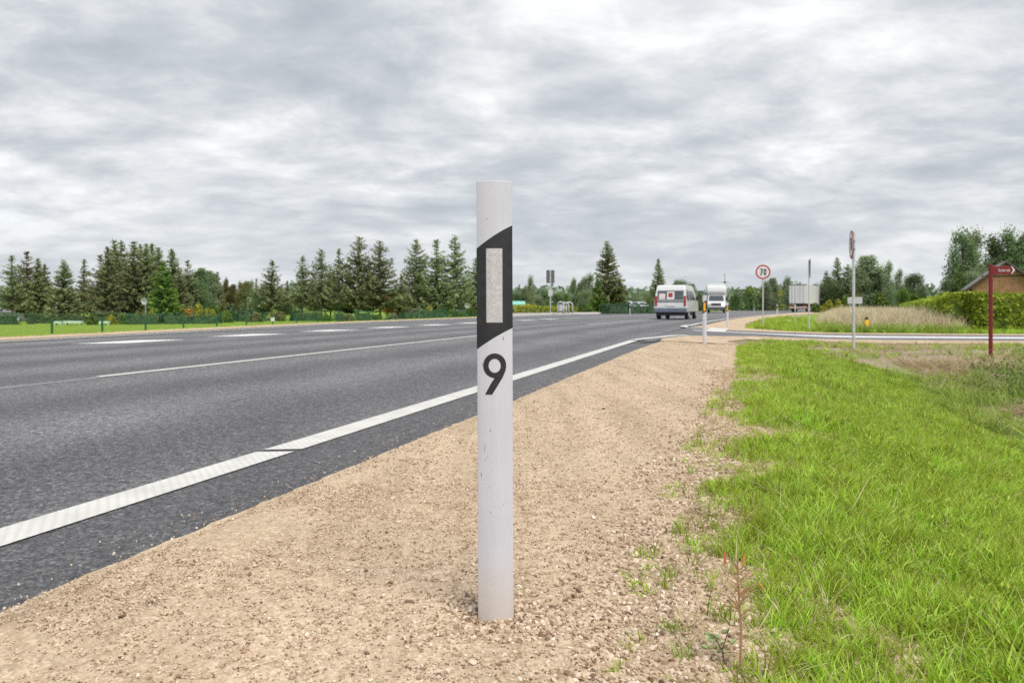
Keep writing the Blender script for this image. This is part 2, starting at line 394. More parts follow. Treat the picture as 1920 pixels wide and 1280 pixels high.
def m_marking():
    m, t, b = newmat('road_paint'); o = nd(t, 'ShaderNodeTexCoord').outputs['Object']; uv = nd(t, 'ShaderNodeAttribute', attribute_name='uvw').outputs['Vector']
    sp = nd(t, 'ShaderNodeSeparateXYZ'); t.links.new(uv, sp.inputs[0])
    a = math_n(t, 'SINE', math_n(t, 'MULTIPLY', sp.outputs[1], 2*PI/.045)); d = math_n(t, 'SINE', math_n(t, 'MULTIPLY', sp.outputs[0], 2*PI/.034))
    rib = math_n(t, 'MULTIPLY_ADD', math_n(t, 'MULTIPLY', a, d), .5, .5)
    f = noise(t, o, 5, 6, .65); g = noise(t, o, 140, 3, .6)
    c = ramp(t, f, [(.3, (.52, .51, .48)), (.6, (.64, .63, .60))])
    c = mixc(t, math_n(t, 'MULTIPLY', math_n(t, 'GREATER_THAN', g, .64), .35), c, (.40, .39, .37))
    c = mixc(t, math_n(t, 'MULTIPLY', math_n(t, 'LESS_THAN', rib, .28), .55), c, (.40, .39, .37))
    t.links.new(c, b.inputs['Base Color']); b.inputs['Roughness'].default_value = .6
    bp = nd(t, 'ShaderNodeBump'); bp.inputs['Strength'].default_value = .6; bp.inputs['Distance'].default_value = .003
    t.links.new(math_n(t, 'ADD', rib, math_n(t, 'MULTIPLY', g, .5)), bp.inputs['Height']); t.links.new(bp.outputs[0], b.inputs['Normal'])
    return m
M['paint'] = m_marking()
M['paint_new'] = plain('fresh_road_paint', (.80, .80, .80), .55, var=.06, scale=3)
def m_ground():
    m, t, b = newmat('ground_soil'); o = nd(t, 'ShaderNodeTexCoord').outputs['Object']
    z = nd(t, 'ShaderNodeAttribute', attribute_name='zone').outputs['Vector']; sp = nd(t, 'ShaderNodeSeparateXYZ'); t.links.new(z, sp.inputs[0])
    f = noise(t, o, 9, 6, .7); g = noise(t, o, 1.1, 5, .6); k = noise(t, o, 60, 4, .7)
    grass = ramp(t, k, [(.3, (.09, .15, .015)), (.5, (.20, .30, .035)), (.7, (.32, .42, .07))])
    grass = mixc(t, 1, grass, ramp(t, g, [(.3, (.85, .9, .8)), (.7, (1.15, 1.12, 1.2))]), 'MULTIPLY')
    dirt = ramp(t, f, [(.3, (.20, .15, .10)), (.5, (.38, .30, .22)), (.7, (.52, .44, .33))])
    olive = ramp(t, k, [(.3, (.15, .17, .06)), (.7, (.34, .32, .16))])
    dirt = mixc(t, ramp(t, g, [(.46, (0, 0, 0)), (.56, (1, 1, 1))]), dirt, olive)
    soil = ramp(t, f, [(.3, (.13, .11, .065)), (.7, (.34, .28, .17))])
    c = mixc(t, sp.outputs[0], soil, grass); c = mixc(t, sp.outputs[1], c, dirt)
    t.links.new(c, b.inputs['Base Color']); b.inputs['Roughness'].default_value = .95; b.inputs['Specular IOR Level'].default_value = .15
    bp = nd(t, 'ShaderNodeBump'); bp.inputs['Strength'].default_value = .8; bp.inputs['Distance'].default_value = .03
    t.links.new(math_n(t, 'ADD', f, k), bp.inputs['Height']); t.links.new(bp.outputs[0], b.inputs['Normal'])
    return m
M['ground'] = m_ground()

# ------------------------------------------------------------------ cheap smooth noise for geometry
def vnoise(x, y, s, seed=0):
    """value noise, numpy"""
    x = np.asarray(x, float)*s+seed*17.3; y = np.asarray(y, float)*s+seed*9.1
    xi = np.floor(x).astype(np.int64); yi = np.floor(y).astype(np.int64); fx = x-xi; fy = y-yi
    fx = fx*fx*(3-2*fx); fy = fy*fy*(3-2*fy)
    def h(a, b):
        q = (a*374761393+b*668265263+seed*1274126177) & 0x7fffffff
        q = ((q ^ (q >> 13))*1274126177) & 0x7fffffff
        return (q & 0xffff)/65535.0
    return (h(xi, yi)*(1-fx)+h(xi+1, yi)*fx)*(1-fy)+(h(xi, yi+1)*(1-fx)+h(xi+1, yi+1)*fx)*fy
def fnoise(x, y, s, seed=0, o=3):
    r = 0; a = .5; t = 0
    for k in range(o): r = r+a*vnoise(x, y, s*2**k, seed+k); t += a; a *= .5
    return r/t

# ------------------------------------------------------------------ ground
side_near = [P(1200, 645.5), P(1240, 635.5), P(1290, 630), P(1380, 630.5), P(1500, 634), P(1600, 637.5), P(1760, 639)]
sn_y = side_near[-2][1]
side_near = side_near[:3]+[(7.0, 22.9), (40, 22.9), (90, 22.9)]
side_far = [P(1296, 612.2), P(1330, 617.3), (8.2, 27.6), (40, 27.1), (90, 27.1)]
ys = np.concatenate([np.arange(-14, .8, .8), np.arange(.8, 9, .1), np.arange(9, 34, .3), np.geomspace(34, 2600, 80)])
ns = np.concatenate([-np.geomspace(2200, 19, 28), np.arange(-18.5, 1.5, .7), np.arange(1.5, 10, .13), np.arange(10, 30, 1.0), np.geomspace(30, 2600, 26)])
Yg, Ng = np.meshgrid(ys, ns, indexing='ij'); Xg = XN(Ng, Yg)
Zg = H(Xg, Yg)
def road_mask(x, y):
    n = NN(x, y)
    main = sm(-LN(y)-.9, -LN(y)-.4, n)*(1-sm(np.where(y < 17.2, 2.3, .35), np.where(y < 17.2, 2.5, .6), n))
    side = sm(23.0, 23.3, y)*(1-sm(26.7, 27.0, y))*sm(0, .5, n)
    return np.maximum(main, side)
rm = road_mask(Xg, Yg)
rough_amp = .07*sm(2.6, 4, Ng)*(1-rm)*(1-.8*sm(30, 60, Yg))*(1-sm(19.6, 20.3, Yg)*(1-sm(29.6, 30.4, Yg)))*(1-sm(28, 29, Yg)*(1-sm(3.5, 5, Ng)))
Zg = Zg-.05*rm-.004+rough_amp*(fnoise(Xg, Yg, 1.2, 3)-.5)*2
far = np.hypot(Xg, Yg); Zg = Zg+.0*far
g_grass = np.ones_like(Xg)
nearbank = (1-sm(4.8, 5.6, Ng+.8*(fnoise(Xg, Yg, .9, 5)-.5)))*sm(2.1, 2.5, Ng)
g_dirt = sm(12.8, 14.6, Yg+2.2*(fnoise(Xg, Yg, .5, 8)-.5))*(1-sm(23.0, 23.4, Yg))*sm(2.6, 3.6, Ng+.6*(fnoise(Xg, Yg, 1.3, 4)-.5))
g_dirt = np.maximum(g_dirt, (1-sm(2.15, 2.6, Ng+.5*(fnoise(Xg, Yg, 2.5, 6)-.5)))*sm(0, 1, Ng)*.9)
g_dirt = np.maximum(g_dirt, sm(5.0, 6.2, Ng)*(1-sm(23, 23.4, Yg))*.55*sm(.45, .6, fnoise(Xg, Yg, .8, 11)))
g_dirt = np.where((Ng > 0) & (Ng < 3.4) & (Yg > 22), np.maximum(g_dirt, .9), g_dirt)
g_grass = 1-.75*sm(4.6, 5.6, Ng)*(1-sm(23, 24, Yg))
g_grass = np.where((Ng < 4.6) & (Ng > 1.5) & (Yg < 22), .45, g_grass)
zone = np.stack([g_grass, g_dirt, 0*g_grass], -1).reshape(-1, 3)
me = npmesh('ground', np.stack([Xg, Yg, Zg], -1).reshape(-1, 3), grid_faces(*Xg.shape), {'zone': zone})
tag(link('ground', me, M['ground'], smooth=True), kind='structure')

def strip(name, y0, y1, nf0, nf1, off, mat, nc=2, dy=None, parent=None, ends=(0, 0), kind=None):
    """sheet between two offsets of the road line, following the road"""
    L = y1-y0
    yy = [y0]; 
    while yy[-1] < y1: yy.append(yy[-1]+(dy or max(.25, min(6, abs(yy[-1])*.04))))
    yy[-1] = y1; yy = np.array(yy); tt = np.linspace(0, 1, nc)
    a = nf0(yy) if callable(nf0) else np.full(len(yy), nf0); b_ = nf1(yy) if callable(nf1) else np.full(len(yy), nf1)
    Nn = a[:, None]*(1-tt)+b_[:, None]*tt; Y2 = np.repeat(yy[:, None], nc, 1).astype(float)
    Y2[0] += ends[0]*tt; Y2[-1] += ends[1]*tt
    X2 = XN(Nn, Y2); Z2 = H(X2, Y2)+off
    me = npmesh(name, np.stack([X2, Y2, Z2], -1).reshape(-1, 3), grid_faces(len(yy), nc),
                {'nn': Nn.ravel(), 'uvw': np.stack([Nn, Y2, 0*Nn], -1).reshape(-1, 3)})
    o = link(name, me, mat, parent)
    if kind: o['kind'] = kind
    return o
def sheet(name, poly, off, mat, gx=1.5, kind='structure', skirt=0):
    bm = bmesh.new(); bm.faces.new([bm.verts.new((x, y, 0)) for x, y in poly])
    bmesh.ops.triangulate(bm, faces=bm.faces[:])
    xs = [p[0] for p in poly]; yl = [p[1] for p in poly]
    for ax, lo, hi in ((0, min(xs), max(xs)), (1, min(yl), max(yl))):
        v = math.floor(lo/gx)*gx+gx
        while v < min(hi, 70):
            co = (v, 0, 0) if ax == 0 else (0, v, 0); no = (1, 0, 0) if ax == 0 else (0, 1, 0)
            bmesh.ops.bisect_plane(bm, geom=bm.verts[:]+bm.edges[:]+bm.faces[:], plane_co=co, plane_no=no); v += gx
    for v in bm.verts: v.co.z = hz_(v.co.x, v.co.y)+off
    bmesh.ops.recalc_face_normals(bm, faces=bm.faces)
    me = bpy.data.meshes.new(name); bm.to_mesh(me); bm.free()
    me.attributes.new('nn', 'FLOAT', 'POINT').data.foreach_set('value', [-1.2]*len(me.vertices))
    o = link(name, me, mat); 
    if kind: o['kind'] = kind
    return o
wob = lambda y, s, a, sd: a*(fnoise(y, y*0+sd, s, sd, 4)-.5)*2
strip('road', -14, 1500, lambda y: -LN(y)-.15, lambda y: np.where(y < 20, .62, .5), -.010, M['asphalt'], nc=9, kind='structure')
def off_n(pts): return pts
# side road: starts inside the main carriageway
poly = [(XN(.2, 16.0), 16.0), (XN(.45, 17.0), 17.0)]+side_near[1:]+list(reversed(side_far))+[(XN(.3, 31), 31.0), (XN(.3, 24), 24.0)]
sheet('side_road', [(float(a), float(b)) for a, b in poly], .004, M['asphalt_side'])
# gravel shoulders
yy = np.concatenate([np.arange(-3, .9, .15), np.arange(.9, 3.2, .014), np.arange(3.2, 7, .035), np.arange(7, 17.6, .12)])
cc = np.concatenate([np.linspace(0, 1, 120)])
edge_in = .53+wob(yy, 14, .016, 1)+wob(yy, .6, .022, 2); edge_out = 2.62+wob(yy, 1.1, .14, 5)
Nn = edge_in[:, None]*(1-cc)+edge_out[:, None]*cc; Y2 = np.repeat(yy[:, None], len(cc), 1); X2 = XN(Nn, Y2)
lift = -.006+.010*sm(0, .12, Nn-edge_in[:, None])-.05*(cc[None, :] > .975)
disp = (fnoise(X2, Y2, 60, 1, 2)-.5)*.012*sm(0, .1, Nn-edge_in[:, None])+(fnoise(X2, Y2, 3, 4)-.5)*.02*sm(.1, .5, Nn-edge_in[:, None])
GR = (yy, edge_in, edge_out)
me = npmesh('gravel_shoulder', np.stack([X2, Y2, H(X2, Y2)+lift+disp], -1).reshape(-1, 3), grid_faces(*X2.shape))
tag(link('gravel_shoulder', me, M['gravel'], smooth=True), kind='structure')
def shoulder_z(x, y):
    n = NN(x, y)
    return H(x, y)+.004+(fnoise(x, y, 3, 4)-.5)*.02
yv = np.linspace(17.4, 19.0, 5)
poly = [(float(XN(.5, y)), float(y)) for y in (17.3, 17.9)]+side_near[1:]+[(90, 20.5), (40, 20.5), (9.6, 20.6), P(1500, 640), P(1400, 637.0), P(1362, 641), (float(XN(2.3, 17.3)), 17.3)]
sheet('gravel_shoulder', poly, .012, M['gravel'])
fy = [31, 36, 42, 50, 60, 75, 95, 120, 160]
poly = [side_far[0]]+[(float(XN(.48, y)), float(y)) for y in fy]+[(float(XN(3.2, 160)), 160.)]+[(float(XN(3.0, 120)), 120.), (float(XN(2.8, 90)), 90.), P(1478, 591.5), P(1440, 598.5), P(1412, 603), P(1397, 608), P(1399, 613), P(1430, 618), (11.5, 29.0), (40, 28.9), (90, 28.9)]+list(reversed(side_far[1:]))
sheet('gravel_shoulder', poly, .012, M['gravel'])
strip('gravel_verge', -14, 400, lambda y: -LN(y)-1.5+wob(y, .4, .2, 9), lambda y: -LN(y)-.12+wob(y, 1, .03, 3), .012, M['gravel'], nc=4, kind='structure')

# ------------------------------------------------------------------ road markings
def mark(y0, y1, n, w, ends=(0, 0), dy=None):
    o = strip('road_marking', y0, y1, n-w/2, n+w/2, -.005, M['paint'], nc=2, ends=ends, dy=dy)
    o['kind'] = 'structure'; return o
mark(-14, 3.905, 0, .172, ends=(0, .02), dy=.3)
mark(3.97, 17.2, 0, .172, ends=(.02, 0), dy=.3)
mark(8.2, 20.2, -4.1, .13, ends=(-.1, 0)); mark(32.6, 50.5, -4.1, .15); mark(57, 260, -4.1, .16)
for k in range(9):
    y = 15.4+k*3.93; o_ = mark(y, y+1.75, -9.85, .72, ends=(.45, .45)); o_.data.materials[0] = M['paint_new']
mark(50.5, 260, -9.85, .22)
strip('road_marking', -14, 60, lambda y: -LN(y)-.02, lambda y: -LN(y)+.27, .002, M['paint'], kind='structure')
mark(30.6, 260, 0, .18)
def ribbon(name, pts, w, off, mat):
    V = []; n = len(pts)
    for i, p in enumerate(pts):
        a = Vector(pts[max(i-1, 0)]); b = Vector(pts[min(i+1, n-1)]); d = (b-a).normalized(); q = Vector((-d.y, d.x))*w/2
        for s in (1, -1): V.append((p[0]+s*q.x, p[1]+s*q.y))
    Vz = [(x, y, hz_(x, y)+off) for x, y in V]
    me = npmesh(name, np.array(Vz), grid_faces(n, 2), {'uvw': np.array(Vz)})
    o = link(name, me, mat); o['kind'] = 'structure'; return o
ribbon('road_marking', [(float(XN(0, 17.1)), 17.1), P(1243, 631.8), P(1262, 629.8), P(1290, 629)], .17, .012, M['paint'])
ribbon('road_marking', [(float(XN(0, 31.2)), 31.2), P(1281, 611.8), P(1284, 613.5), P(1310, 616.5), P(1332, 618)], .26, .013, M['paint'])
ribbon('road_marking', [P(1338, 622.8), P(1350, 615.8)], .62, .014, M['paint'])
def poly_between(p, q, k=5): return [(p[0]+(q[0]-p[0])*t, p[1]+(q[1]-p[1])*t) for t in np.linspace(0, 1, k)]
sheet('road_marking', [(5.8, 25.45), (8.3, 25.1), (9.6, 24.4), (90, 24.2), (90, 26.0), (9.6, 26.05), (8.3, 25.95), (5.8, 25.85)], .012, M['asph_light'])  # wide pale band laid along the middle of the side road

# ------------------------------------------------------------------ scatter helper (grass, gravel)
def source(meshes, mat, nm):
    c = bpy.data.collections.new(nm)
    for i, m in enumerate(meshes):
        m.materials.clear(); m.materials.append(mat)
        c.objects.link(bpy.data.objects.new('%s_%02d' % (nm, i), m))
    return c
def scatter(name, pts, rot, scl, coll, nvar, mat, parent=None):
    me = npmesh(name, pts, [], None) if False else bpy.data.meshes.new(name)
    pts = np.asarray(pts, np.float32); me.vertices.add(len(pts)); me.vertices.foreach_set('co', pts.ravel())
    me.attributes.new('rot', 'FLOAT_VECTOR', 'POINT').data.foreach_set('vector', np.asarray(rot, np.float32).ravel())
    me.attributes.new('scl', 'FLOAT_VECTOR', 'POINT').data.foreach_set('vector', np.asarray(scl, np.float32).ravel())
    me.attributes.new('idx', 'INT', 'POINT').data.foreach_set('value', RNG.integers(0, nvar, len(pts)).astype(np.int32))
    me.materials.append(mat)
    g = bpy.data.node_groups.new('scatter_'+name, 'GeometryNodeTree')
    g.interface.new_socket('Geometry', in_out='INPUT', socket_type='NodeSocketGeometry'); g.interface.new_socket('Geometry', in_out='OUTPUT', socket_type='NodeSocketGeometry')
    gi = g.nodes.new('NodeGroupInput'); go = g.nodes.new('NodeGroupOutput'); ip = g.nodes.new('GeometryNodeInstanceOnPoints'); ci = g.nodes.new('GeometryNodeCollectionInfo')
    ci.inputs['Collection'].default_value = coll; ci.inputs['Separate Children'].default_value = True; ci.inputs['Reset Children'].default_value = True
    ip.inputs['Pick Instance'].default_value = True
    def na(n, ty):
        a = g.nodes.new('GeometryNodeInputNamedAttribute'); a.data_type = ty; a.inputs['Name'].default_value = n; return a.outputs['Attribute']
    L = g.links.new
    L(gi.outputs[0], ip.inputs['Points']); L(ci.outputs[0], ip.inputs['Instance']); L(na('idx', 'INT'), ip.inputs['Instance Index'])
    L(na('rot', 'FLOAT_VECTOR'), ip.inputs['Rotation']); L(na('scl', 'FLOAT_VECTOR'), ip.inputs['Scale']); L(ip.outputs[0], go.inputs[0])
    o = bpy.data.objects.new(name, me); col.objects.link(o); m = o.modifiers.new('scatter', 'NODES'); m.node_group = g
    if parent: o.parent = parent
    return o
def tuft_mesh(nb, h, w, spread, bend, seed, hvar=.4, lean=0):
    r = np.random.default_rng(seed); V = []; Q = []; T = []; tint = []
    for b in range(nb):
        a = r.uniform(0, 2*PI); rad = spread*math.sqrt(r.uniform()); bx, by = rad*math.cos(r.uniform(0, 2*PI)), rad*math.sin(r.uniform(0, 2*PI))
        hh = h*(1+r.uniform(-hvar, hvar)); bd = bend*r.uniform(.3, 1.6); d = np.array([math.cos(a), math.sin(a)]); wd = w*r.uniform(.6, 1.3)
        fa = r.uniform(0, 2*PI); wx, wy = math.cos(fa)*wd/2, math.sin(fa)*wd/2; tn = np.clip(r.normal(.5, .22), 0, 1); o = len(V)
        for k, (t, ws) in enumerate(((0, .8), (.35, 1), (.7, .7))):
            cx, cy = bx+d[0]*bd*hh*t*t, by+d[1]*bd*hh*t*t; z = hh*(t-.35*bd*t*t)
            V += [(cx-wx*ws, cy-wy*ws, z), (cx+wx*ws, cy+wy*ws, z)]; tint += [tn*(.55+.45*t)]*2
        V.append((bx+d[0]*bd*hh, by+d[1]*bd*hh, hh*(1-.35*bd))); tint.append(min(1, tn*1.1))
        Q += [(o, o+1, o+3, o+2), (o+2, o+3, o+5, o+4)]; T.append((o+4, o+5, o+6))
    return npmesh('tuft', np.array(V), [np.array(Q), np.array(T)], {'tint': tint})
def stone_mesh(seed, flat=.6):
    r = np.random.default_rng(seed); bm = bmesh.new(); bmesh.ops.create_icosphere(bm, subdivisions=1, radius=.5)
    for v in bm.verts:
        v.co *= r.uniform(.7, 1.1); v.co.z *= flat; v.co.x *= 1.15; v.co.y *= .85
    for _ in range(3):
        no = Vector(r.normal(size=3)).normalized(); co = no*r.uniform(.22, .34)
        for v in bm.verts:
            d = (v.co-co).dot(no)
            if d > 0: v.co -= no*d*.9
    me = bpy.data.meshes.new('stone'); bm.to_mesh(me); bm.free(); return me

# gravel --------------------------------------------------------------
stones = source([stone_mesh(i, .55+.05*(i % 4)) for i in range(8)], M['stone'], 'crushed_stones')
def sample_np(n, y0, y1, a, b, pw=1.0):
    y = y0+(y1-y0)*RNG.uniform(size=n)**pw; nn_ = RNG.uniform(a, b, n); return XN(nn_, y), y, nn_
def in_view(x, y, m=.68): return (np.abs(x) < m*y+.25) & (y > 1.05)
PT = []; RT = []; SC = []
def add_stones(x, y, nn_, s, emb=.12):
    z = shoulder_z(x, y); PT.append(np.stack([x, y, z+s*emb], -1)); n = len(x)
    RT.append(np.stack([RNG.normal(0, .35, n), RNG.normal(0, .35, n), RNG.uniform(0, 6.28, n)], -1))
    q = s[:, None]*RNG.uniform(.7, 1.3, (n, 3)); SC.append(q)
# fine stones everywhere near
for (n_, y0, y1, a, b, lo, hi, pw) in ((62000, 1.1, 3.2, .56, 2.3, .0035, .009, 1.0), (17000, 3.0, 7, .56, 2.3, .006, .012, 1.2), (5000, 7, 17, .6, 2.3, .010, .018, 1.2),
                                   (17000, 1.15, 3.6, 1.7, 2.72, .009, .020, 1.0), (9500, 3.4, 9, 1.7, 2.66, .013, .024, 1.1), (900, 1.15, 6, .7, 1.8, .010, .019, 1.0)):
    x, y, nn_ = sample_np(n_, y0, y1, a, b, pw)
    k = in_view(x, y)
    if a == 1.7: k &= RNG.uniform(size=n_) < sm(1.72, 2.02, nn_+.3*(fnoise(x, y, 2, 21)-.5))*(1-.6*sm(2.2, 2.6, nn_))
    x, y, nn_ = x[k], y[k], nn_[k]; add_stones(x, y, nn_, lo+(hi-lo)*RNG.uniform(size=len(x))**2.2)
# heap round the foot of the post
PX, PY = at(930, 1.774)
for n_, r0, r1, lo, hi in ((700, .02, .17, .006, .017), (320, .03, .09, .008, .018), (260, .10, .34, .007, .016)):
    a = RNG.uniform(0, 2*PI, n_); r = RNG.uniform(r0, r1, n_); x = PX+.02+r*np.cos(a)*1.15; y = PY+.02+r*np.sin(a)
    add_stones(x, y, NN(x, y), RNG.uniform(lo, hi, n_))
# strays on the asphalt margin
n_ = 700; y = 1.2+9*RNG.uniform(size=n_)**1.3; nn_ = .56-np.abs(RNG.normal(0, .10, n_)); x = XN(nn_, y); s = RNG.uniform(.003, .011, n_)
PT.append(np.stack([x, y, H(x, y)+s*.3], -1)); RT.append(RNG.uniform(-.4, 6, (n_, 3))); SC.append(s[:, None]*RNG.uniform(.7, 1.3, (n_, 3)))
tag(scatter('gravel', np.concatenate(PT), np.concatenate(RT), np.concatenate(SC), stones, 8, M['stone']), kind='stuff')
print('gravel', sum(map(len, PT)))
# singled-out stones
for i, (px, py, s, lab) in enumerate(((767, 1135, .018, 'dark brown angular stone on the gravel left of the white post'), (653, 1068, .016, 'pale cream pebble lying alone on the gravel between post and road'),
        (648, 1153, .016, 'small flat beige stone in the lower gravel near the frame bottom'), (846, 1128, .017, 'flat whitish stone close to the left of the post foot'),
        (213, 1039, .014, 'rounded pale stone resting on the dark asphalt margin'), (1132, 768, .030, 'dark brown clod lying alone on the gravel track right of the post'))):
    x, y = P(px, py); o = link('stone', stone_mesh(50+i, .5), plain('stone_%d' % i, ((.17, .11, .07), (.72, .64, .5), (.55, .44, .32), (.66, .58, .47), (.55, .46, .36), (.10, .06, .04))[i], .85))
    o.location = (x, y, (hz_(x, y) if i == 4 else float(shoulder_z(x, y)))+s*.2); o.scale = (s*1.3, s, s); o.rotation_euler = (.2, .1, i*1.3)
    tag(o, lab, 'stone')

# grass ---------------------------------------------------------------
def grass_set(nm, mat, specs):
    return source([tuft_mesh(*s) for s in specs], mat, nm)
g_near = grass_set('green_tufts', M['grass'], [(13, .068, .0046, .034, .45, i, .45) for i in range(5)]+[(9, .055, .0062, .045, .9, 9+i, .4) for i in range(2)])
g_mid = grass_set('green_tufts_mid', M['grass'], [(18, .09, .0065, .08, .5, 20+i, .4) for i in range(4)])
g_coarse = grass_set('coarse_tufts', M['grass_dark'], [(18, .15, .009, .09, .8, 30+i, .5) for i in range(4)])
g_straw = grass_set('straw_tufts', M['straw'], [(16, .17, .007, .10, 1.5, 40+i, .5) for i in range(4)])
def gz(x, y):
    n = NN(x, y); return H(x, y)-.004
def scatter_grass(name, x, y, coll, nv, mat, s, tilt=.15, zf=1.0):
    z = gz(x, y); n = len(x)
    o = scatter(name, np.stack([x, y, z], -1), np.stack([RNG.normal(0, tilt, n), RNG.normal(0, tilt, n), RNG.uniform(0, 6.28, n)], -1), np.stack([s, s, s*zf*RNG.uniform(.75, 1.3, n)], -1), coll, nv, mat)
    tag(o, kind='stuff'); return o
X_, Y_, S_ = [], [], []
for n_, y0, y1, a, b, s0 in ((27000, .95, 3.2, 1.9, 6.2, 1.0), (23000, 3.0, 6.5, 1.95, 6.0, 1.15)):
    x, y, nn_ = sample_np(n_, y0, y1, a, b)
    edge = 2.20+.18*(fnoise(x, y, 1.6, 31)-.5)*2+.22*(fnoise(x, y, 7, 32)-.5)*2
    keep = in_view(x, y, .68) & (RNG.uniform(size=n_) < .07+.93*sm(edge-.12, edge+.22, nn_)) & (nn_ < 4.9+.9*(fnoise(x, y, .9, 5)-.5)*2) & (RNG.uniform(size=n_) < .70+.8*sm(.28, .5, fnoise(x, y, 4, 33)))
    x, y, nn_ = x[keep], y[keep], nn_[keep]; X_.append(x); Y_.append(y)
    S_.append(s0*(.25+1.35*fnoise(x, y, 3.2, 35))*(.6+.4*sm(2.1, 2.5, nn_)))
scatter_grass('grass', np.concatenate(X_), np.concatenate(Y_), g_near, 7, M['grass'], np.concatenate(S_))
x, y, nn_ = sample_np(26000, 6.2, 15.5, 2.15, 6.6)
keep = in_view(x, y) & (nn_ > 2.14+.22*(fnoise(x, y, 1.6, 31)-.5)*2) & (nn_ < 4.9+1.0*(fnoise(x, y, .9, 5)-.5)*2) & (y < 14+2.5*(fnoise(x, y, .5, 8)-.5)) & (RNG.uniform(size=len(x)) < .4+sm(.3, .5, fnoise(x, y, 3, 33)))
x, y = x[keep], y[keep]; scatter_grass('grass', x, y, g_mid, 4, M['grass'], (.32+1.1*fnoise(x, y, 1.8, 35))*(.6+.4*sm(2.3, 2.8, nn_[keep])))
# dead blades mixed into the lawn
x, y, nn_ = sample_np(6500, 1, 9, 2.0, 5.2)
keep = in_view(x, y) & (RNG.uniform(size=len(x)) < .25+.9*(1-sm(2.3, 2.9, nn_))+.5*sm(.55, .7, fnoise(x, y, 1.5, 39))); x, y = x[keep], y[keep]
scatter_grass('dead_grass', x, y, source([tuft_mesh(9, .055, .0028, .04, 1.6, 80+i, .5) for i in range(4)], M['straw'], 'dead_tufts'), 4, M['straw'], .5+.6*RNG.uniform(size=len(x)), .6)
# ditch and far bank: coarse darker grass with straw
x, y, nn_ = sample_np(15000, 3.5, 16, 4.4, 15)
pn = fnoise(x, y, .7, 41)
keep = in_view(x, y) & (RNG.uniform(size=len(x)) < sm(.45, .56, pn)*(.30+.55*sm(6.6, 8.2, nn_))*(1-.75*sm(13.5, 15, y)))
x, y, pn = x[keep], y[keep], pn[keep]; scatter_grass('coarse_grass', x, y, g_coarse, 4, M['grass_dark'], .8+.9*fnoise(x, y, 1.1, 42), .35)
x, y, nn_ = sample_np(15000, 3.5, 15, 4.9, 12)
keep = in_view(x, y) & (RNG.uniform(size=len(x)) < sm(.47, .55, fnoise(x, y, .85, 47))*(1-.9*sm(8.0, 9.5, nn_)))
x, y = x[keep], y[keep]; scatter_grass('straw_litter', x, y, g_straw, 4, M['straw'], .7+.7*RNG.uniform(size=len(x)), .35, .32)
def leafy_mesh(seed):
    g = np.random.default_rng(seed); C = g.normal(0, 1, (90, 3))*np.array([.12, .12, .05]); C[:, 2] = np.abs(C[:, 2])*1.5+.01
    V, Q = cards(C, g.uniform(.018, .05, 90), rng=g, asp=.5); return npmesh('weed', V, Q, {'tint': np.repeat(np.clip(g.normal(.45, .25, 90), 0, 1), 4)})
# sparse growth on the dirt bank before the side road, and along the gravel edge
x, y, nn_ = sample_np(7000, 13, 20.6, 2.35, 14)
keep = in_view(x, y) & (RNG.uniform(size=len(x)) < .75*sm(.50, .62, fnoise(x, y, .8, 51))+.05)
x, y = x[keep], y[keep]; scatter_grass('sparse_grass', x, y, g_mid, 4, M['grass'], .45+.7*RNG.uniform(size=len(x)), .3)
x, y, nn_ = sample_np(6000, 13, 20.8, 2.6, 14)
keep = in_view(x, y) & (RNG.uniform(size=len(x)) < .8*sm(.5, .6, fnoise(x, y, .9, 55)))
x, y = x[keep], y[keep]; scatter_grass('straw_litter', x, y, g_straw, 4, M['straw'], .3+.35*RNG.uniform(size=len(x)), .8)
# lawn island beyond the side road
n_ = 16000; x = RNG.uniform(8, 40, n_); y = RNG.uniform(29.2, 62, n_); nn_ = NN(x, y)
keep = (nn_ > 1.95+.25*RNG.uniform(size=n_)+1.0*sm(45, 70, y)) & in_view(x, y, .66) & (y > 29.3+.3*RNG.uniform(size=n_)+1.2*sm(9.6, 8.6, x)) & (x > 8.9)
x, y = x[keep], y[keep]; scatter_grass('lawn_grass', x, y, g_mid, 4, M['grass'], 1.2+.8*RNG.uniform(size=len(x)), .2)
# tall dry grass band
M['reed'] = leafmat('pale_dry_stems', (.42, .33, .19), (.72, .60, .42), (.90, .82, .64), .4)
tall = source([tuft_mesh(22, .95, .018, .22, .35, 60+i, .3) for i in range(5)], M['reed'], 'tall_dry_tufts')
n_ = 15000; x = RNG.uniform(10, 62, n_); y = RNG.uniform(30.4, 90, n_); pxx = 960+F*x/y
lo = np.interp(y, [30.4, 33, 36, 45, 90], [1562, 1545, 1540, 1535, 1550]); hi_ = np.interp(y, [30, 33, 40, 60, 90], [1800, 1805, 1790, 1745, 1705])
keep = (pxx > lo+18*(fnoise(x, y, .5, 61)-.5)) & (pxx < hi_) & (RNG.uniform(size=n_) < .85)
x, y = x[keep], y[keep]
tag(scatter('tall_dry_grass', np.stack([x, y, H(x, y)], -1), np.stack([RNG.normal(0, .12, len(x)), RNG.normal(0, .12, len(x)), RNG.uniform(0, 6, len(x))], -1), np.stack([RNG.uniform(.7, 1.2, len(x))]*2+[RNG.uniform(.6, 1.08, len(x))*np.interp(x/y, [.385, .41, .6], [.45, 1, 1])*np.interp(y, [30, 34, 90], [.62, 1, 1])], -1), tall, 5, M['reed']), kind='stuff')
n_ = 3200; x = RNG.uniform(10, 22, n_); y = RNG.uniform(30.0, 34.5, n_); pxx = 960+F*x/y
keep = (pxx > 1540) & (pxx < 1815) & (fnoise(x, y, .5, 66)+.35*(pxx < 1600) > .42); x, y = x[keep], y[keep]
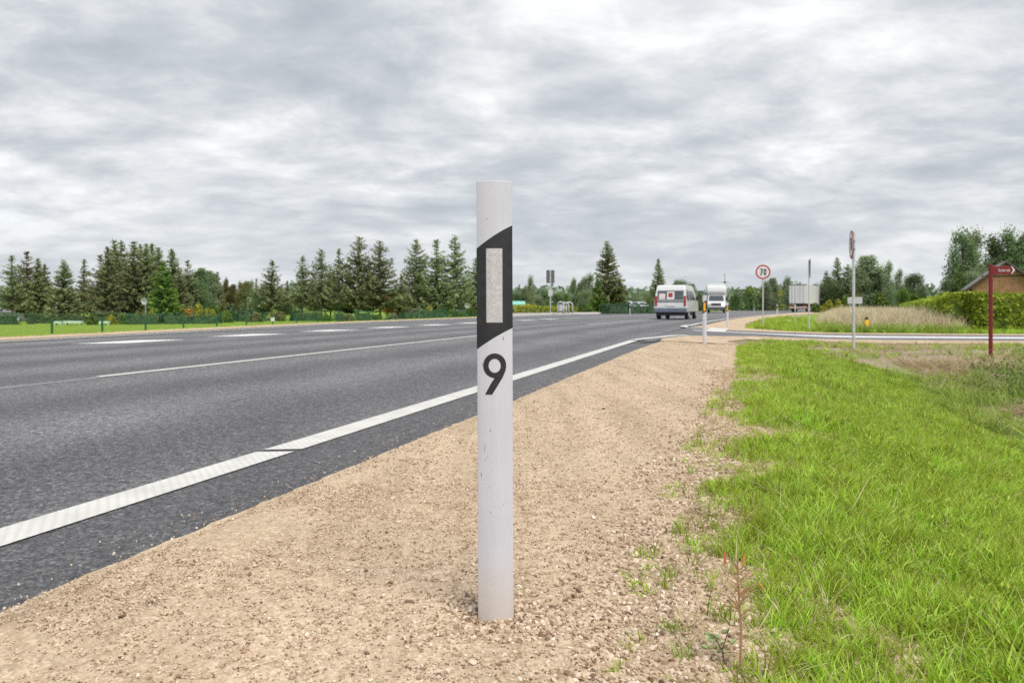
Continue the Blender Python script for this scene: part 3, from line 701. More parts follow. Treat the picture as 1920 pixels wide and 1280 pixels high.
scatter_grass('coarse_grass', x, y, g_coarse, 4, M['grass_dark'], 1.0+1.2*RNG.uniform(size=len(x)), .3)
# strip of grass at the foot of the left field fence (taller blades catch light)
n_ = 9000; y = RNG.uniform(18, 75, n_); nn_ = -LN(y)-1.3-RNG.uniform(0, 1, n_)**1.5*9; x = XN(nn_, y); keep = in_view(x, y, .66)
x, y = x[keep], y[keep]; scatter_grass('field_grass', x, y, g_mid, 4, M['grass'], .35+.3*RNG.uniform(size=len(x)), .2)

# individual tufts on the gravel
TG = 'grass tufts growing on the gravel edge'
t_src = [tuft_mesh(26, .055, .0028, .025, .7, 70+i, .5) for i in range(4)]
for me_ in t_src: me_.materials.append(M['grass_dark'])
for i, (px, py, s, lab) in enumerate(((1312, 820, 1.1, 'bright green tuft standing highest up the gravel edge'), (1296, 890, .9, 'small green tuft just below the highest one on the gravel edge'),
        (1328, 975, 1.2, 'low grey green tuft lying flat beside the lawn edge'), (1272, 1003, 1.1, 'spiky tuft farthest out on the gravel towards the post'),
        (1256, 1085, 1.0, 'thin straggly tuft in the middle of the gravel edge'), (1362, 1010, 1.2, 'rounded tuft between the gravel and the lawn'),
        (1350, 1165, 1.3, 'dense fresh tuft right under the orange leaved weed'), (1258, 1190, .9, 'sparse tuft low on the gravel, near the leafy weed'),
        (1275, 1240, .9, 'bottom tuft of the gravel edge, cut by the frame'), (1316, 930, .8, 'little tuft above the flat grey green one'))):
    x, y = P(px, py); o = link('grass_tuft', t_src[i % 4].copy(), None); o.location = (x, y, float(shoulder_z(x, y))-.004); o.scale = (s, s, s*.9); o.rotation_euler = (0, 0, i)
    tag(o, lab, 'grass tuft', TG)
# the tall reddish weed
x, y = P(1388, 1262); zb = hz_(x, y)
wd = empty('weed', (x, y, zb), 0, 'tall thin reddish weed with orange leaves at the lawn edge', 'weed')
m_stem = plain('red_stem', (.36, .20, .11), .7); m_or = plain('orange_leaf', (.42, .20, .05), .6, var=.4, scale=80); m_rd = plain('red_leaf', (.42, .09, .05), .6)
b = MB(); g_ = np.random.default_rng(5)
for k in range(46):
    z = .10+.11*g_.uniform(); a = g_.uniform(0, 6.28); L = .012+.022*g_.uniform(); b.tube([(-.002, 0, z), (L*.6*math.cos(a), L*.5*math.sin(a), z+L*.6), (L*math.cos(a), L*math.sin(a), z+L*.9)], [.0007, .0011, .0004], 3)
tag(b.build('seed_stalk', plain('dry_seed', (.40, .27, .14), .8), wd, fix=False), kind='stuff')
b = MB(); b.tube([(0, 0, 0), (.002, 0, .09), (-.004, .002, .17), (-.006, 0, .235)], [.0028, .0024, .002, .001], 6); b.build('stem', m_stem, wd)
for sgn, z0, L in ((-1, .13, .055), (1, .15, .045), (-1, .165, .06), (1, .18, .04), (-1, .12, .03), (1, .11, .035)):
    b = MB(); b.tube([(0, 0, z0), (sgn*L*.5, .003, z0+L*.35), (sgn*L, .004, z0+L*.55)], [.0013, .001, .0006], 5); b.build('twig', m_stem, wd)
def leaf_mb(p, L, w, az, up):
    b = MB(); d = Vector((math.cos(az)*math.cos(up), math.sin(az)*math.cos(up), math.sin(up))); q = d.cross(Vector((0, 1, .2))).normalized()*w
    p = Vector(p); f = Vector((0, -w*.5, 0)); pts = [p, p+d*L*.35+q, p+d*L*.35+f, p+d*L*.35-q, p+d*L*.75+q*.7, p+d*L*.75+f*.6, p+d*L*.75-q*.7, p+d*L]
    return b.add(pts, [(0, 1, 2), (0, 2, 3), (1, 4, 5, 2), (2, 5, 6, 3), (4, 7, 5), (5, 7, 6)])
for p, L, w, az, up, mm in (((.004, 0, .20), .032, .003, .3, 1.4, m_or), ((-.03, 0, .205), .03, .003, 1.2, 1.2, m_rd), ((.035, 0, .175), .02, .0025, -.4, -1.0, m_or), ((.0, 0, .15), .022, .003, 0, .9, m_or)):
    leaf_mb(p, L, w, az, up).build('leaf', mm, wd, fix=False)
x, y = P(1350, 1248); wd = empty('weed', (x, y, hz_(x, y)+.0), 0, 'small leafy grey green weed on dark stem in the gravel', 'weed')
b = MB(); b.tube([(.01, 0, 0), (.004, 0, .03), (-.012, 0, .06)], [.002, .0016, .001], 6); b.tube([(.004, 0, .03), (.018, 0, .075)], [.0014, .0008], 6); b.build('stem', plain('dark_stem', (.10, .06, .05), .7), wd)
m_gl = plain('grey_green_leaf', (.30, .38, .17), .6)
for k in range(14):
    a = k*2.4; z = .03+.004*k; leaf_mb((-.006+.022*math.sin(k), .01*math.cos(k*2), z*.75), .019, .0055, a, .5).build('leaf', m_gl, wd, fix=False)

# ------------------------------------------------------------------ delineator posts
PW, PHT = .0792, .978
def surf(u, z, off=0):
    """point on the curved front (facing -Y) of a delineator; u across in metres from the centre"""
    a = u/(PW/2); s = .011
    y = -s*(1-a*a); nx = 2*s*a/(PW/2); l = math.hypot(nx, 1)
    return (u+off*nx/l, y-off/l, z)
def strip_uv(b, poly_rows, off):
    """rows: list of lists of (u,z) with equal length"""
    nr, nc = len(poly_rows), len(poly_rows[0]); V = [surf(u, z, off) for r in poly_rows for u, z in r]
    b.add(V, [(i*nc+j, i*nc+j+1, (i+1)*nc+j+1, (i+1)*nc+j) for i in range(nr-1) for j in range(nc-1)])
def delineator(loc, rz, label, refl, digit=False, group='delineator posts beside the road', tall=PHT, sx=1.0):
    root = empty('delineator_post', loc, rz, label, 'delineator post', group); root.scale = (sx, sx, 1)
    b = MB(); us = [(-1+2*i/24)*PW/2 for i in range(25)]
    outline = [surf(u, 0)[:2] for u in us]+[(PW/2-.0015, .006), (PW/2-.005, .030), (-PW/2+.005, .030), (-PW/2+.0015, .006)]
    n = len(outline); zs = [-.12, 0, .2, .4, .6, .8, tall]
    V = [(x, y, z) for z in zs for x, y in outline]
    Fc = [(k*n+i, k*n+(i+1) % n, (k+1)*n+(i+1) % n, (k+1)*n+i) for k in range(len(zs)-1) for i in range(n)]+[tuple((len(zs)-1)*n+i for i in range(n)), tuple(range(n))[::-1]]
    b.add(V, Fc); body = b.build('body', M['white_plastic'], root, bevel=.0012)
    b = MB(); rows = []
    def zt(u): return .8575+(.0245/(PW/2))*u*1.05-.003*(u/(PW/2))**2
    def zb(u): return .6330+(.0225/(PW/2))*u*1.05-.003*(u/(PW/2))**2
    for t in np.linspace(0, 1, 6): rows.append([(u, zb(u)*(1-t)+zt(u)*t) for u in np.linspace(-PW/2*.998, PW/2*.998, 25)])
    strip_uv(b, rows, .0006); b.build('black_band', M['black_film'], root, smooth=True)
    # reflector
    b = MB(); u0, u1, z0, z1 = -.0185, .0175, .665, .829
    strip_uv(b, [[(u, z) for u in np.linspace(u0, u1, 9)] for z in (z0, (z0+z1)/2, z1)], .0012); rf = b.build('reflector', refl, root)
    if digit:
        b = MB(); hx = .00205; r = hx*.40; j = 0; z = z0+.002   # honeycomb cells stand proud of the reflector sheet
        while z < z1-.001:
            u = u0+.0015+(hx/2 if j % 2 else 0)
            while u < u1-.001:
                o = len(b.v); b.v.append(surf(u, z, .00165)); b.v += [surf(u+r*math.cos(PI/6+k*PI/3), z+r*1.15*math.sin(PI/6+k*PI/3), .00135) for k in range(6)]
                b.f += [(o, o+1+k, o+1+(k+1) % 6) for k in range(6)]; u += hx
            z += hx*.94; j += 1
        tag(b.build('reflector_cell', M['cell'], rf, fix=False), kind='stuff')
        K_ = .978/827
        def uz(px, py): return ((px-927.2)*K_, (1168-py)*K_)
        b = MB(); nseg = 40; rows = [[], [], [], []]
        for k in range(nseg+1):
            a = 2*PI*k/nseg
            for ri, (cx, cy, rx, ry) in enumerate(((926.8, 685.6, 11.3, 13.2), (926.8, 685.6, 14, 16), (926.8, 685.6, 18, 20), (926.8, 685.4, 21.2, 22.8))):
                rows[ri].append(uz(cx+rx*math.cos(a), cy-ry*math.sin(a)))
        strip_uv(b, rows, .0008)
        tl = [(909, 739), (915.5, 739), (922, 739)], [(918.5, 721), (926, 722), (932.5, 722)], [(927, 707.5), (934, 706), (941.5, 707)], [(933.5, 698), (940, 697), (946.6, 695)], [(937.6, 690), (942, 690), (947.9, 688)]
        strip_uv(b, [[uz(r_[0][0]+(r_[2][0]-r_[0][0])*t, r_[0][1]+(r_[2][1]-r_[0][1])*t) for t in np.linspace(0, 1, 9)] for r_ in tl], .0011)
        b.build('number_nine', M['black_film'], root, fix=False)
    return root
M['refl_white'] = plain('retroreflective_base', (.24, .24, .245), .35, .6, var=.1, scale=90)
M['cell'] = plain('retroreflective_cell', (.72, .72, .725), .22, .8, var=.2, scale=110)
pr = delineator((PX, PY, .001), .0, 'near white delineator post with black band and number nine', M['refl_white'], True)
pr.rotation_euler = (0, R(-.24), R(1.2))
x, y = at(1321, 15.9); delineator((x, y, hz_(x, y)+.01), R(-16), 'amber banded delineator post at the near corner of the side road', M['amber'])
x, y = at(1364, 30.9); delineator((x, y, hz_(x, y)+.01), R(-18), 'amber banded delineator post at the far corner of the side road', M['amber'])
for px, Y, lab in ((1457, 64, 'white delineator post on the gravel beyond the speed limit sign'), (1181, 72, 'white delineator post across the road beside the big spruce'), (1414, 105, 'tiny white delineator post left of the speed limit pole, before the tall bushes'), (1470, 120, 'tiny white delineator post close to the lorry trailer')):
    x, y = at(px, Y)
    delineator((x, y, hz_(x, y)), R(-15), lab, M['refl_white'])

# ------------------------------------------------------------------ signs
def disc(b, c, r, y0, y1, n=40):
    V = [(c[0]+r*math.cos(2*PI*k/n), y, c[1]+r*math.sin(2*PI*k/n)) for y in (y0, y1) for k in range(n)]
    b.add(V, [tuple(range(n)), tuple(range(2*n-1, n-1, -1))]+[(k, (k+1) % n, n+(k+1) % n, n+k) for k in range(n)])
def pole_and(root, h, r=.03, name='pole', lean=0):
    b = MB(); b.tube([(0, 0, -.1), (0, 0, h)], r, 12); b.build(name, M['galv'], root, smooth=False)
def speed_sign(px, Y, ytop, rz, dia, label, digits=True):
    x, y = at(px, Y); z = hz_(x, y); root = empty('speed_limit_sign', (x, y, z), rz, label, 'road sign')
    top = topz(ytop, Y)-z; pole_and(root, top-.03, .03); c = (0, top-dia/2); r = dia/2
    b = MB(); disc(b, c, r, -.046, -.036); b.build('sign_plate', M['sign_back'], root)
    b = MB(); disc(b, c, r*.80, -.0500, -.0465); b.build('face', M['sign_white'], root)
    b = MB(); b.ring(c, r*.995, r*.80, -.051, -.0462, 48); b.build('red_ring', M['sign_red'], root)
    s = dia/.63
    b = MB(); q = lambda u, v: (u*s, c[1]+v*s)
    b.prism([q(*p) for p in ((-.135, .145), (-.135, .10), (-.06, .10), (-.115, -.145), (-.06, -.145), (-.005, .10), (-.005, .145))], 'y', -.0535, -.0502); b.build('digit_seven', M['black'], root)
    b = MB(); b.ring((.082*s, c[1]), .062*s, .024*s, -.0535, -.0502, 40, 2.34); 
    b.build('digit_zero', M['black'], root)
    for q_ in (-.10, .07):
        b = MB(); b.box(-.05, .05, -.036, .035, c[1]+q_, c[1]+q_+.03); b.build('clamp', M['galv'], root)
    return root
speed_sign(1430.5, 34.8, 496.5, R(-14), .625, 'round 70 speed limit sign facing the camera on a grey pole')
speed_sign(1600.5, 16.9, 432, R(-105.5), .60, 'round red rimmed sign seen edge on, on the tall grey pole')
x, y = at(1517, 30.6); z = hz_(x, y); root = empty('give_way_sign', (x, y, z), R(74.5-4), 'triangular give way sign seen edge on beside the side road', 'road sign')
top = topz(485, 30.6)-z; pole_and(root, top-.05, .03)
b = MB(); b.prism([(-.42, top), (.42, top), (0, top-.76)], 'y', -.046, -.036); b.build('sign_plate', M['sign_back'], root, bevel=.004)
b = MB(); b.prism([(-.40, top-.012), (.40, top-.012), (0, top-.735)], 'y', -.049, -.0465); b.build('red_border', M['sign_red'], root)
b = MB(); b.prism([(-.27, top-.09), (.27, top-.09), (0, top-.57)], 'y', -.052, -.0495); b.build('face', M['sign_white'], root)
# maroon direction sign
def text_mesh(s, size, mat, name, parent, loc, rot, extrude=.001, sx=1.0):
    cu = bpy.data.curves.new('txt', 'FONT'); cu.body = s; cu.size = size; cu.extrude = extrude; cu.align_x = 'CENTER'; cu.align_y = 'CENTER'; cu.resolution_u = 3
    to = bpy.data.objects.new('txt', cu); col.objects.link(to); bpy.context.view_layer.update()
    me = bpy.data.meshes.new_from_object(to); bpy.data.objects.remove(to); o = link(name, me, mat, parent); o.location = loc; o.rotation_euler = rot; o.scale = (sx, 1, 1); return o
Yr = 14.9; x, y = at(1857.5, Yr); z = hz_(x, y)-.02; root = empty('direction_sign', (x, y, z), R(-8), 'maroon post with pointed direction blade and white lettering', 'direction sign')
top = topz(496, Yr)-z
b = MB(); b.tube([(0, 0, -.1), (0, 0, top)], .035, 16); b.build('post', M['maroon'], root)
b = MB(); b.box(.02, .07, -.02, .02, top-.19, top-.03); b.build('bracket', M['maroon'], root, bevel=.004)
b = MB(); b.prism([(.06, top-.18), (.355, top-.18), (.41, top-.105), (.355, top-.03), (.06, top-.03)], 'y', -.014, .014); b.build('blade', M['maroon'], root, bevel=.003)
b = MB(); b.prism([(.345, top-.175), (.36, top-.175), (.415, top-.105), (.36, top-.035), (.345, top-.035), (.385, top-.105)], 'y', -.018, -.0145); b.build('chevron', M['sign_white'], root)
text_mesh('Saules iela', .080, M['sign_white'], 'lettering', root, (.225, -.0155, top-.107), (PI/2, 0, 0), .0015, .62).scale = (.62, 1, 1)
# bus stop
Yb = 74; x, y = at(1032, Yb); zk = hz_(x, y)
n0 = -float(LN(74)); 
pts = [(float(XN(-LN(60)-.25, 60)), 60.), (float(XN(-LN(72)-.25, 72)), 72.), (float(XN(-LN(80)-.25, 80)), 80.), (float(XN(-LN(88)-.3, 88)), 88.), (float(XN(-LN(88)-2.6, 88)), 88.), (float(XN(-LN(72)-3.2, 72)), 72.), (float(XN(-LN(62)-2.6, 62)), 62.)]
b = MB(); b.prism(pts, 'z', -.3, .17); tag(b.build('pavement', M['pave']), kind='structure')
b = MB()
for p, q in zip(pts[:3], pts[1:4]):
    d = (Vector(q)-Vector(p)).normalized(); w_ = Vector((d.y, -d.x))*.15
    b.prism([p, q, (q[0]+w_.x, q[1]+w_.y), (p[0]+w_.x, p[1]+w_.y)], 'z', -.1, .185)
tag(b.build('kerb', M['kerb']), kind='structure')
root = empty('bus_stop_sign', (x, y, .17), 0, 'bus stop pole with large grey backed board and small timetable', 'bus stop sign')
top = topz(506, Yb)-.17; pole_and(root, top, .045)
b = MB(); b.box(-.38, .38, -.03, -.0, top-1.22, top-.02); b.build('sign_board', M['sign_back'], root, bevel=.01)
b = MB(); b.box(-.05, .05, -.06, -.031, top-1.22, top-.02); b.build('board_rail', M['galv'], root)
b = MB(); b.box(-.2, .2, -.09, -.05, top-2.42, top-1.85); b.build('timetable', M['galv'], root, bevel=.01)
b = MB(); b.tube([(.04, 0, top-3.0), (.26, 0, top-2.97)], .03, 8); b.build('bracket', M['galv'], root)
# rails and bin
def hoop(px, Y, w, h, rz, label):
    x, y = at(px, Y); root = empty('bike_hoop', (x, y, .17), rz, label, 'bike rack', 'white tube hoops at the bus stop')
    p = [(-w/2, 0, -.05), (-w/2, 0, h-w/2)]+[(-w/2*math.cos(a), 0, h-w/2+w/2*math.sin(a)) for a in np.linspace(0, PI, 12)]+[(w/2, 0, -.05)]
    b = MB(); b.tube(p, .05, 10); b.build('tube', M['van_white'], root, smooth=True)
    return root
hoop(1067.5, 76, .62, 1.02, 0, 'white tube hoop farthest right on the bus stop kerb')
hoop(1061.5, 74.5, .5, .98, R(20), 'white tube hoop in the middle, behind the litter bin')
x, y = at(1051, 73.5); root = empty('litter_bin', (x, y, .17), 0, 'grey litter bin hung in a white tube frame on the kerb', 'litter bin')
p = [(-.26, 0, -.05), (-.26, 0, .78)]+[(-.26*math.cos(a), 0, .78+.26*math.sin(a)) for a in np.linspace(0, PI, 12)]+[(.26, 0, -.05)]
b = MB(); b.tube(p, .04, 10); b.build('frame', M['van_white'], root, smooth=True)
b = MB(); b.tube([(0, 0, .18), (0, 0, .8)], .2, 16); b.build('bin', M['galv'], root)
b = MB(); b.tube([(0, 0, .10), (0, 0, .18)], .18, 16); b.build('foot', M['dark_plastic'], root)
b = MB(); b.tube([(0, 0, .82), (0, 0, .86)], .23, 16); b.build('lid', M['dark_plastic'], root)
b = MB(); b.box(-.05, .55, -.02, .02, .96, 1.02); b.build('rail', M['van_white'], root)
b = MB(); b.box(.1, .6, -.02, .02, .45, .5); b.build('rail', M['van_white'], root)
# yellow pipeline marker, panel sign, thin stake
x, y = at(1625, 30.3); z = hz_(x, y); root = empty('pipeline_marker', (x, y, z), 0, 'short yellow pipeline marker with black cap before the dry grass', 'marker post')
tz = topz(594.5, 30.3)-z
b = MB(); b.tube([(0, 0, 0), (0, 0, tz-.32)], .05, 10); b.build('post', M['galv'], root)
b = MB(); b.box(-.07, .07, -.05, .05, tz-.34, tz-.10); b.build('yellow_head', M['gas_yellow'], root, bevel=.01)
b = MB(); b.prism([(-.055, tz-.1), (.055, tz-.1), (.03, tz), (-.03, tz)], 'y', -.045, .045); b.build('cap', M['black'], root)
Y = 44; x, y = at(1603, Y); z = hz_(x, y); root = empty('panel_sign', (x, y, z), R(8), 'rectangular grey sign back standing in the tall dry grass', 'road sign')
t0, t1 = topz(569.5, Y)-z, topz(557.5, Y)-z
b = MB(); b.box(-.43, .43, -.02, .02, t0, t1); b.build('sign_board', M['galv'], root, bevel=.008)
for s in (-.3, .3):
    b = MB(); b.tube([(s, .04, -.1), (s, .04, t1-.03)], .025, 8); b.build('leg', M['galv'], root)
Y = 42; x, y = at(1491, Y); z = hz_(x, y); root = empty('marker_stake', (x, y, z), 0, 'thin pale stake standing in the lawn before the lorry', 'stake')
b = MB(); b.tube([(0, 0, -.05), (0, 0, topz(571, Y)-z)], .02, 6); b.build('stake', M['galv'], root)
b = MB(); b.box(-.035, .035, -.01, .01, topz(580, Y)-z, topz(571, Y)-z); b.build('plate', M['galv'], root)
x, y = P(1478, 603); o = MB(); r_ = link('stone', stone_mesh(91, .5), plain('pale_rock', (.5, .48, .44), .8)); r_.location = (x, y, hz_(x, y)+.05); r_.scale = (.45, .3, .25); tag(r_, 'pale rock lying on the lawn island beyond the side road', 'stone')
r2 = link('stone', stone_mesh(92, .5), plain('grey_rock', (.28, .25, .22), .8)); r2.location = (x+.45, y+.05, hz_(x, y)+.04); r2.scale = (.3, .25, .2); tag(r2, 'brown rock beside the pale one on the lawn island', 'stone')

# ------------------------------------------------------------------ vehicles
def body_mb(prof, wf):
    b = MB(); n = len(prof); V = [(-wf(z)/2, y, z) for y, z in prof]+[(wf(z)/2, y, z) for y, z in prof]
    return b.add(V, [tuple(range(n)), tuple(range(2*n-1, n-1, -1))]+[(i, (i+1) % n, n+(i+1) % n, n+i) for i in range(n)])
def wheel(root, x, y, r, w, first=None):
    if first is None:
        b = MB(); b.tube([(-w/2, 0, 0), (-w*.42, 0, 0), (w*.42, 0, 0), (w/2, 0, 0)], [r*.9, r, r, r*.9], 20); o = b.build('tyre', M['rubber'], root)
        b = MB(); b.tube([(-w/2-.008, 0, 0), (w/2+.008, 0, 0)], r*.58, 14); q = b.build('rim', M['silver'], o)
    else:
        o = inst('tyre', first[0], root); q = inst('rim', first[1], o)
    o.name = 'wheel'; o.location = (x, y, r); return (o, q)
def panel(root, name, quad, mat, th=.012):
    """thin slab from a quad, pushed out along its normal"""
    q = [Vector(p) for p in quad]; nrm = (q[1]-q[0]).cross(q[2]-q[0]).normalized()*th
    b = MB(); n = len(q); b.add([p-nrm*.5 for p in q]+[p+nrm for p in q], [tuple(range(n)), tuple(range(2*n-1, n-1, -1))]+[(i, (i+1) % n, n+(i+1) % n, n+i) for i in range(n)])
    return b.build(name, mat, root)
# white minibus driving away: local +Y is forward, rear bumper at y=0
Yv = 46.2; nv = -2.75; x = float(XN(nv, Yv)); root = empty('white_van', (x, Yv, hz_(x, Yv)), -math.atan(float(sl(Yv+2))), 'white minibus driving away with a red and white poster in its rear window', 'van')
prof = [(.02, .42), (.0, .75), (.02, 1.08), (.16, 1.72), (.26, 1.92), (.5, 2.0), (3.4, 2.0), (3.75, 1.9), (4.35, 1.25), (4.95, 1.02), (5.1, .8), (5.1, .42)]
wf = lambda z: 1.92-.34*max(0, z-1.05)
body_mb(prof, wf).build('body', M['van_white'], root, bevel=.06, seg=3)
def rq(x0, x1, z0, z1, o=.03):
    f = lambda z: np.interp(z, [.42, .75, 1.08, 1.72, 1.92], [.02, 0, .02, .16, .26])-o
    return [(x0, f(z0), z0), (x1, f(z0), z0), (x1, f(z1), z1), (x0, f(z1), z1)]
panel(root, 'rear_window', rq(-.74, .74, 1.13, 1.66, .012), M['glass'])
panel(root, 'poster', rq(-.20, .22, 1.16, 1.60, .026), M['sign_white'], .006)
panel(root, 'poster_print', rq(-.12, .13, 1.28, 1.54, .036), M['tail_red'], .004)
panel(root, 'sticker', rq(-.66, -.30, 1.16, 1.5, .026), plain('pale_sticker', (.6, .5, .52), .5), .004)
panel(root, 'tailgate_trim', rq(-.80, .80, 1.02, 1.07, .018), M['black'])
panel(root, 'number_plate', rq(-.26, .26, .78, .90, .02), M['sign_white'])
for s in (-1, 1): panel(root, 'tail_light', rq(*sorted((s*.90, s*.76)), .78, 1.35, .016), M['tail_red'])
b = MB(); b.box(-.95, .95, -.10, .2, .40, .66); b.build('bumper', plain('blue_grey_bumper', (.12, .14, .19), .5), root, bevel=.04)
b = MB(); b.box(-.8, .8, .15, 4.9, .22, .42); b.build('underbody', M['black'], root)
for s in (-1, 1):
    ws = lambda z: s*(wf(z)/2+.004)
    for k, (a0, a1) in enumerate(((.45, 1.5), (1.6, 2.6), (2.7, 3.55))):
        q = [(ws(1.15), a0, 1.15), (ws(1.15), a1, 1.15), (ws(1.66), a1-(.35 if k == 2 else 0), 1.66), (ws(1.66), a0+.05, 1.66)]
        panel(root, 'side_window', q if s > 0 else q[::-1], M['glass'])
    b = MB(); b.box(*sorted((s*.96, s*1.14)), 3.75, 3.85, 1.12, 1.36); b.build('mirror', M['black'], root, bevel=.02)
panel(root, 'windscreen', [(-.72, 3.84, 1.84), (.72, 3.84, 1.84), (.82, 4.30, 1.33), (-.82, 4.30, 1.33)], M['glass'])
fw = wheel(root, -.82, .95, .34, .22)
for wx, wy in ((.82, .95), (-.82, 4.15), (.82, 4.15)): wheel(root, wx, wy, .34, .22, fw)
# oncoming white box lorry: local -Y is its front
Yt = 100; x = float(XN(-8.2, Yt)); x = at(1343, Yt)[0]
root = empty('box_lorry', (x, Yt, hz_(x, Yt)), -math.atan(float(sl(Yt)))*.6, 'white box lorry coming towards the camera with one headlight lit', 'lorry')
prof = [(0, .5), (-.02, 1.15), (.25, 1.45), (.75, 2.25), (.95, 2.3), (2.0, 2.3), (2.0, .5)]
body_mb(prof, lambda z: 2.15-.12*max(0, z-1.2)).build('cab', M['van_white'], root, bevel=.06)
panel(root, 'windscreen', [(-.92, .27, 1.50), (.92, .27, 1.50), (.84, .68, 2.16), (-.84, .68, 2.16)], M['glass'], .02)
b = MB(); b.prism([(.7, 2.3), (.55, 2.7), (.7, 3.2), (1.1, 3.5), (2.15, 3.55), (2.15, 2.3)], 'x', -1.15, 1.15); b.build('roof_fairing', M['van_white'], root, bevel=.15, seg=4)
b = MB(); b.box(-1.25, 1.25, 2.16, 8.2, .95, 3.72); b.build('box_body', M['box_grey'], root, bevel=.03)
b = MB(); b.box(-.62, .62, -.06, .0, .95, 1.2); b.build('grille', M['black'], root)
b = MB(); b.box(-1.08, 1.08, -.12, .2, .38, .72); b.build('bumper', M['dark_plastic'], root, bevel=.04)
for s in (-1, 1):
    b = MB(); b.tube([(s*.86, -.07, 1.07), (s*.86, .03, 1.07)], .13, 16); b.build('headlight', M['lamp_lit'] if s > 0 else M['lamp_off'], root)
    b = MB(); b.box(*sorted((s*1.14, s*1.36)), .5, .6, 1.5, 2.0); b.build('mirror', M['black'], root, bevel=.02)
b = MB(); b.box(-.5, .5, 1.9, 8.1, .55, .95); b.build('chassis', M['black'], root)
fw = wheel(root, -.95, .9, .38, .25)
for wx, wy in ((.95, .9), (-.95, 6.4), (.95, 6.4)): wheel(root, wx, wy, .38, .25, fw)
# semi trailer going away
Yt = 118; x = at(1496, Yt)[0]
root = empty('semi_trailer_lorry', (x, Yt, hz_(x, Yt)), -math.atan(.55), 'grey white articulated lorry trailer driving away round the bend', 'lorry')
b = MB(); b.box(-1.25, 1.25, 0, 13.0, 1.25, 4.05); b.build('trailer_box', M['box_grey'], root, bevel=.03)
for s in (-1, 1):
    b = MB(); b.box(*sorted((s*.04, s*1.18)), -.04, -.003, 1.3, 3.95); b.build('rear_door', M['box_grey'], root, bevel=.01)
    for q in (.35, .8):
        b = MB(); b.tube([(s*q, -.07, 1.3), (s*q, -.07, 3.95)], .03, 6); b.build('lock_bar', M['galv'], root)
    b = MB(); b.box(*sorted((s*.75, s*1.15)), -.05, .05, .85, 1.02); b.build('tail_light', M['tail_red'], root)
b = MB(); b.box(-1.27, 1.27, -.06, .0, 3.95, 4.08); b.build('top_rail', M['sign_back'], root)
b = MB(); b.box(-1.2, 1.2, -.05, .1, .55, .82); b.build('bumper', plain('striped_bumper', (.5, .35, .36), .5), root)
b = MB(); b.box(-.5, .5, .2, 12, .8, 1.24); b.build('chassis', M['black'], root)
b = MB(); b.box(-1.2, 1.2, 13.5, 15.5, .6, 3.6); b.build('cab', M['van_white'], root, bevel=.1)
fw = wheel(root, -1.0, 1.8, .5, .3)
for wy in (1.8, 3.1, 4.4, 14.8):
    for wx in (-1.0, 1.0):
        if (wx, wy) != (-1.0, 1.8): wheel(root, wx, wy, .5, .3, fw)
# parked cars
def parked(px, Y, rz, mat, label):
    x, y = at(px, Y); root = empty('parked_car', (x, y, hz_(x, y)), rz, label, 'car', 'cars parked beyond the road')
    prof = [(0, .35), (-.02, .8), (.1, .95), (.55, 1.42), (.95, 1.5), (2.2, 1.47), (3.0, 1.0), (4.0, .85), (4.1, .35)]
    wf = lambda z: 1.76-.5*max(0, z-.9)
    body_mb(prof, wf).build('body', mat, root, bevel=.05)
    panel(root, 'rear_window', [(-.62, .17, 1.0), (.62, .17, 1.0), (.54, .50, 1.36), (-.54, .50, 1.36)], M['glass'])
    for s in (-1, 1):
        q = [(s*(wf(1.0)/2+.004), .6, 1.0), (s*(wf(1.0)/2+.004), 2.8, 1.0), (s*(wf(1.38)/2+.004), 2.25, 1.38), (s*(wf(1.38)/2+.004), .75, 1.38)]
        panel(root, 'side_window', q if s > 0 else q[::-1], M['glass'])
    fw = wheel(root, -.78, .75, .31, .2)
    for wx, wy in ((.78, .75), (-.78, 3.2), (.78, 3.2)): wheel(root, wx, wy, .31, .2, fw)
    return root
parked(1193, 97, R(70), M['silver'], 'silver car parked left of the minibus, behind the dark hedge')
parked(1210, 104, R(40), M['silver'], 'silver car farther back, half hidden by the minibus')
parked(1651, 128, R(30), M['van_white'], 'white car whose roof shows above the dry grass')

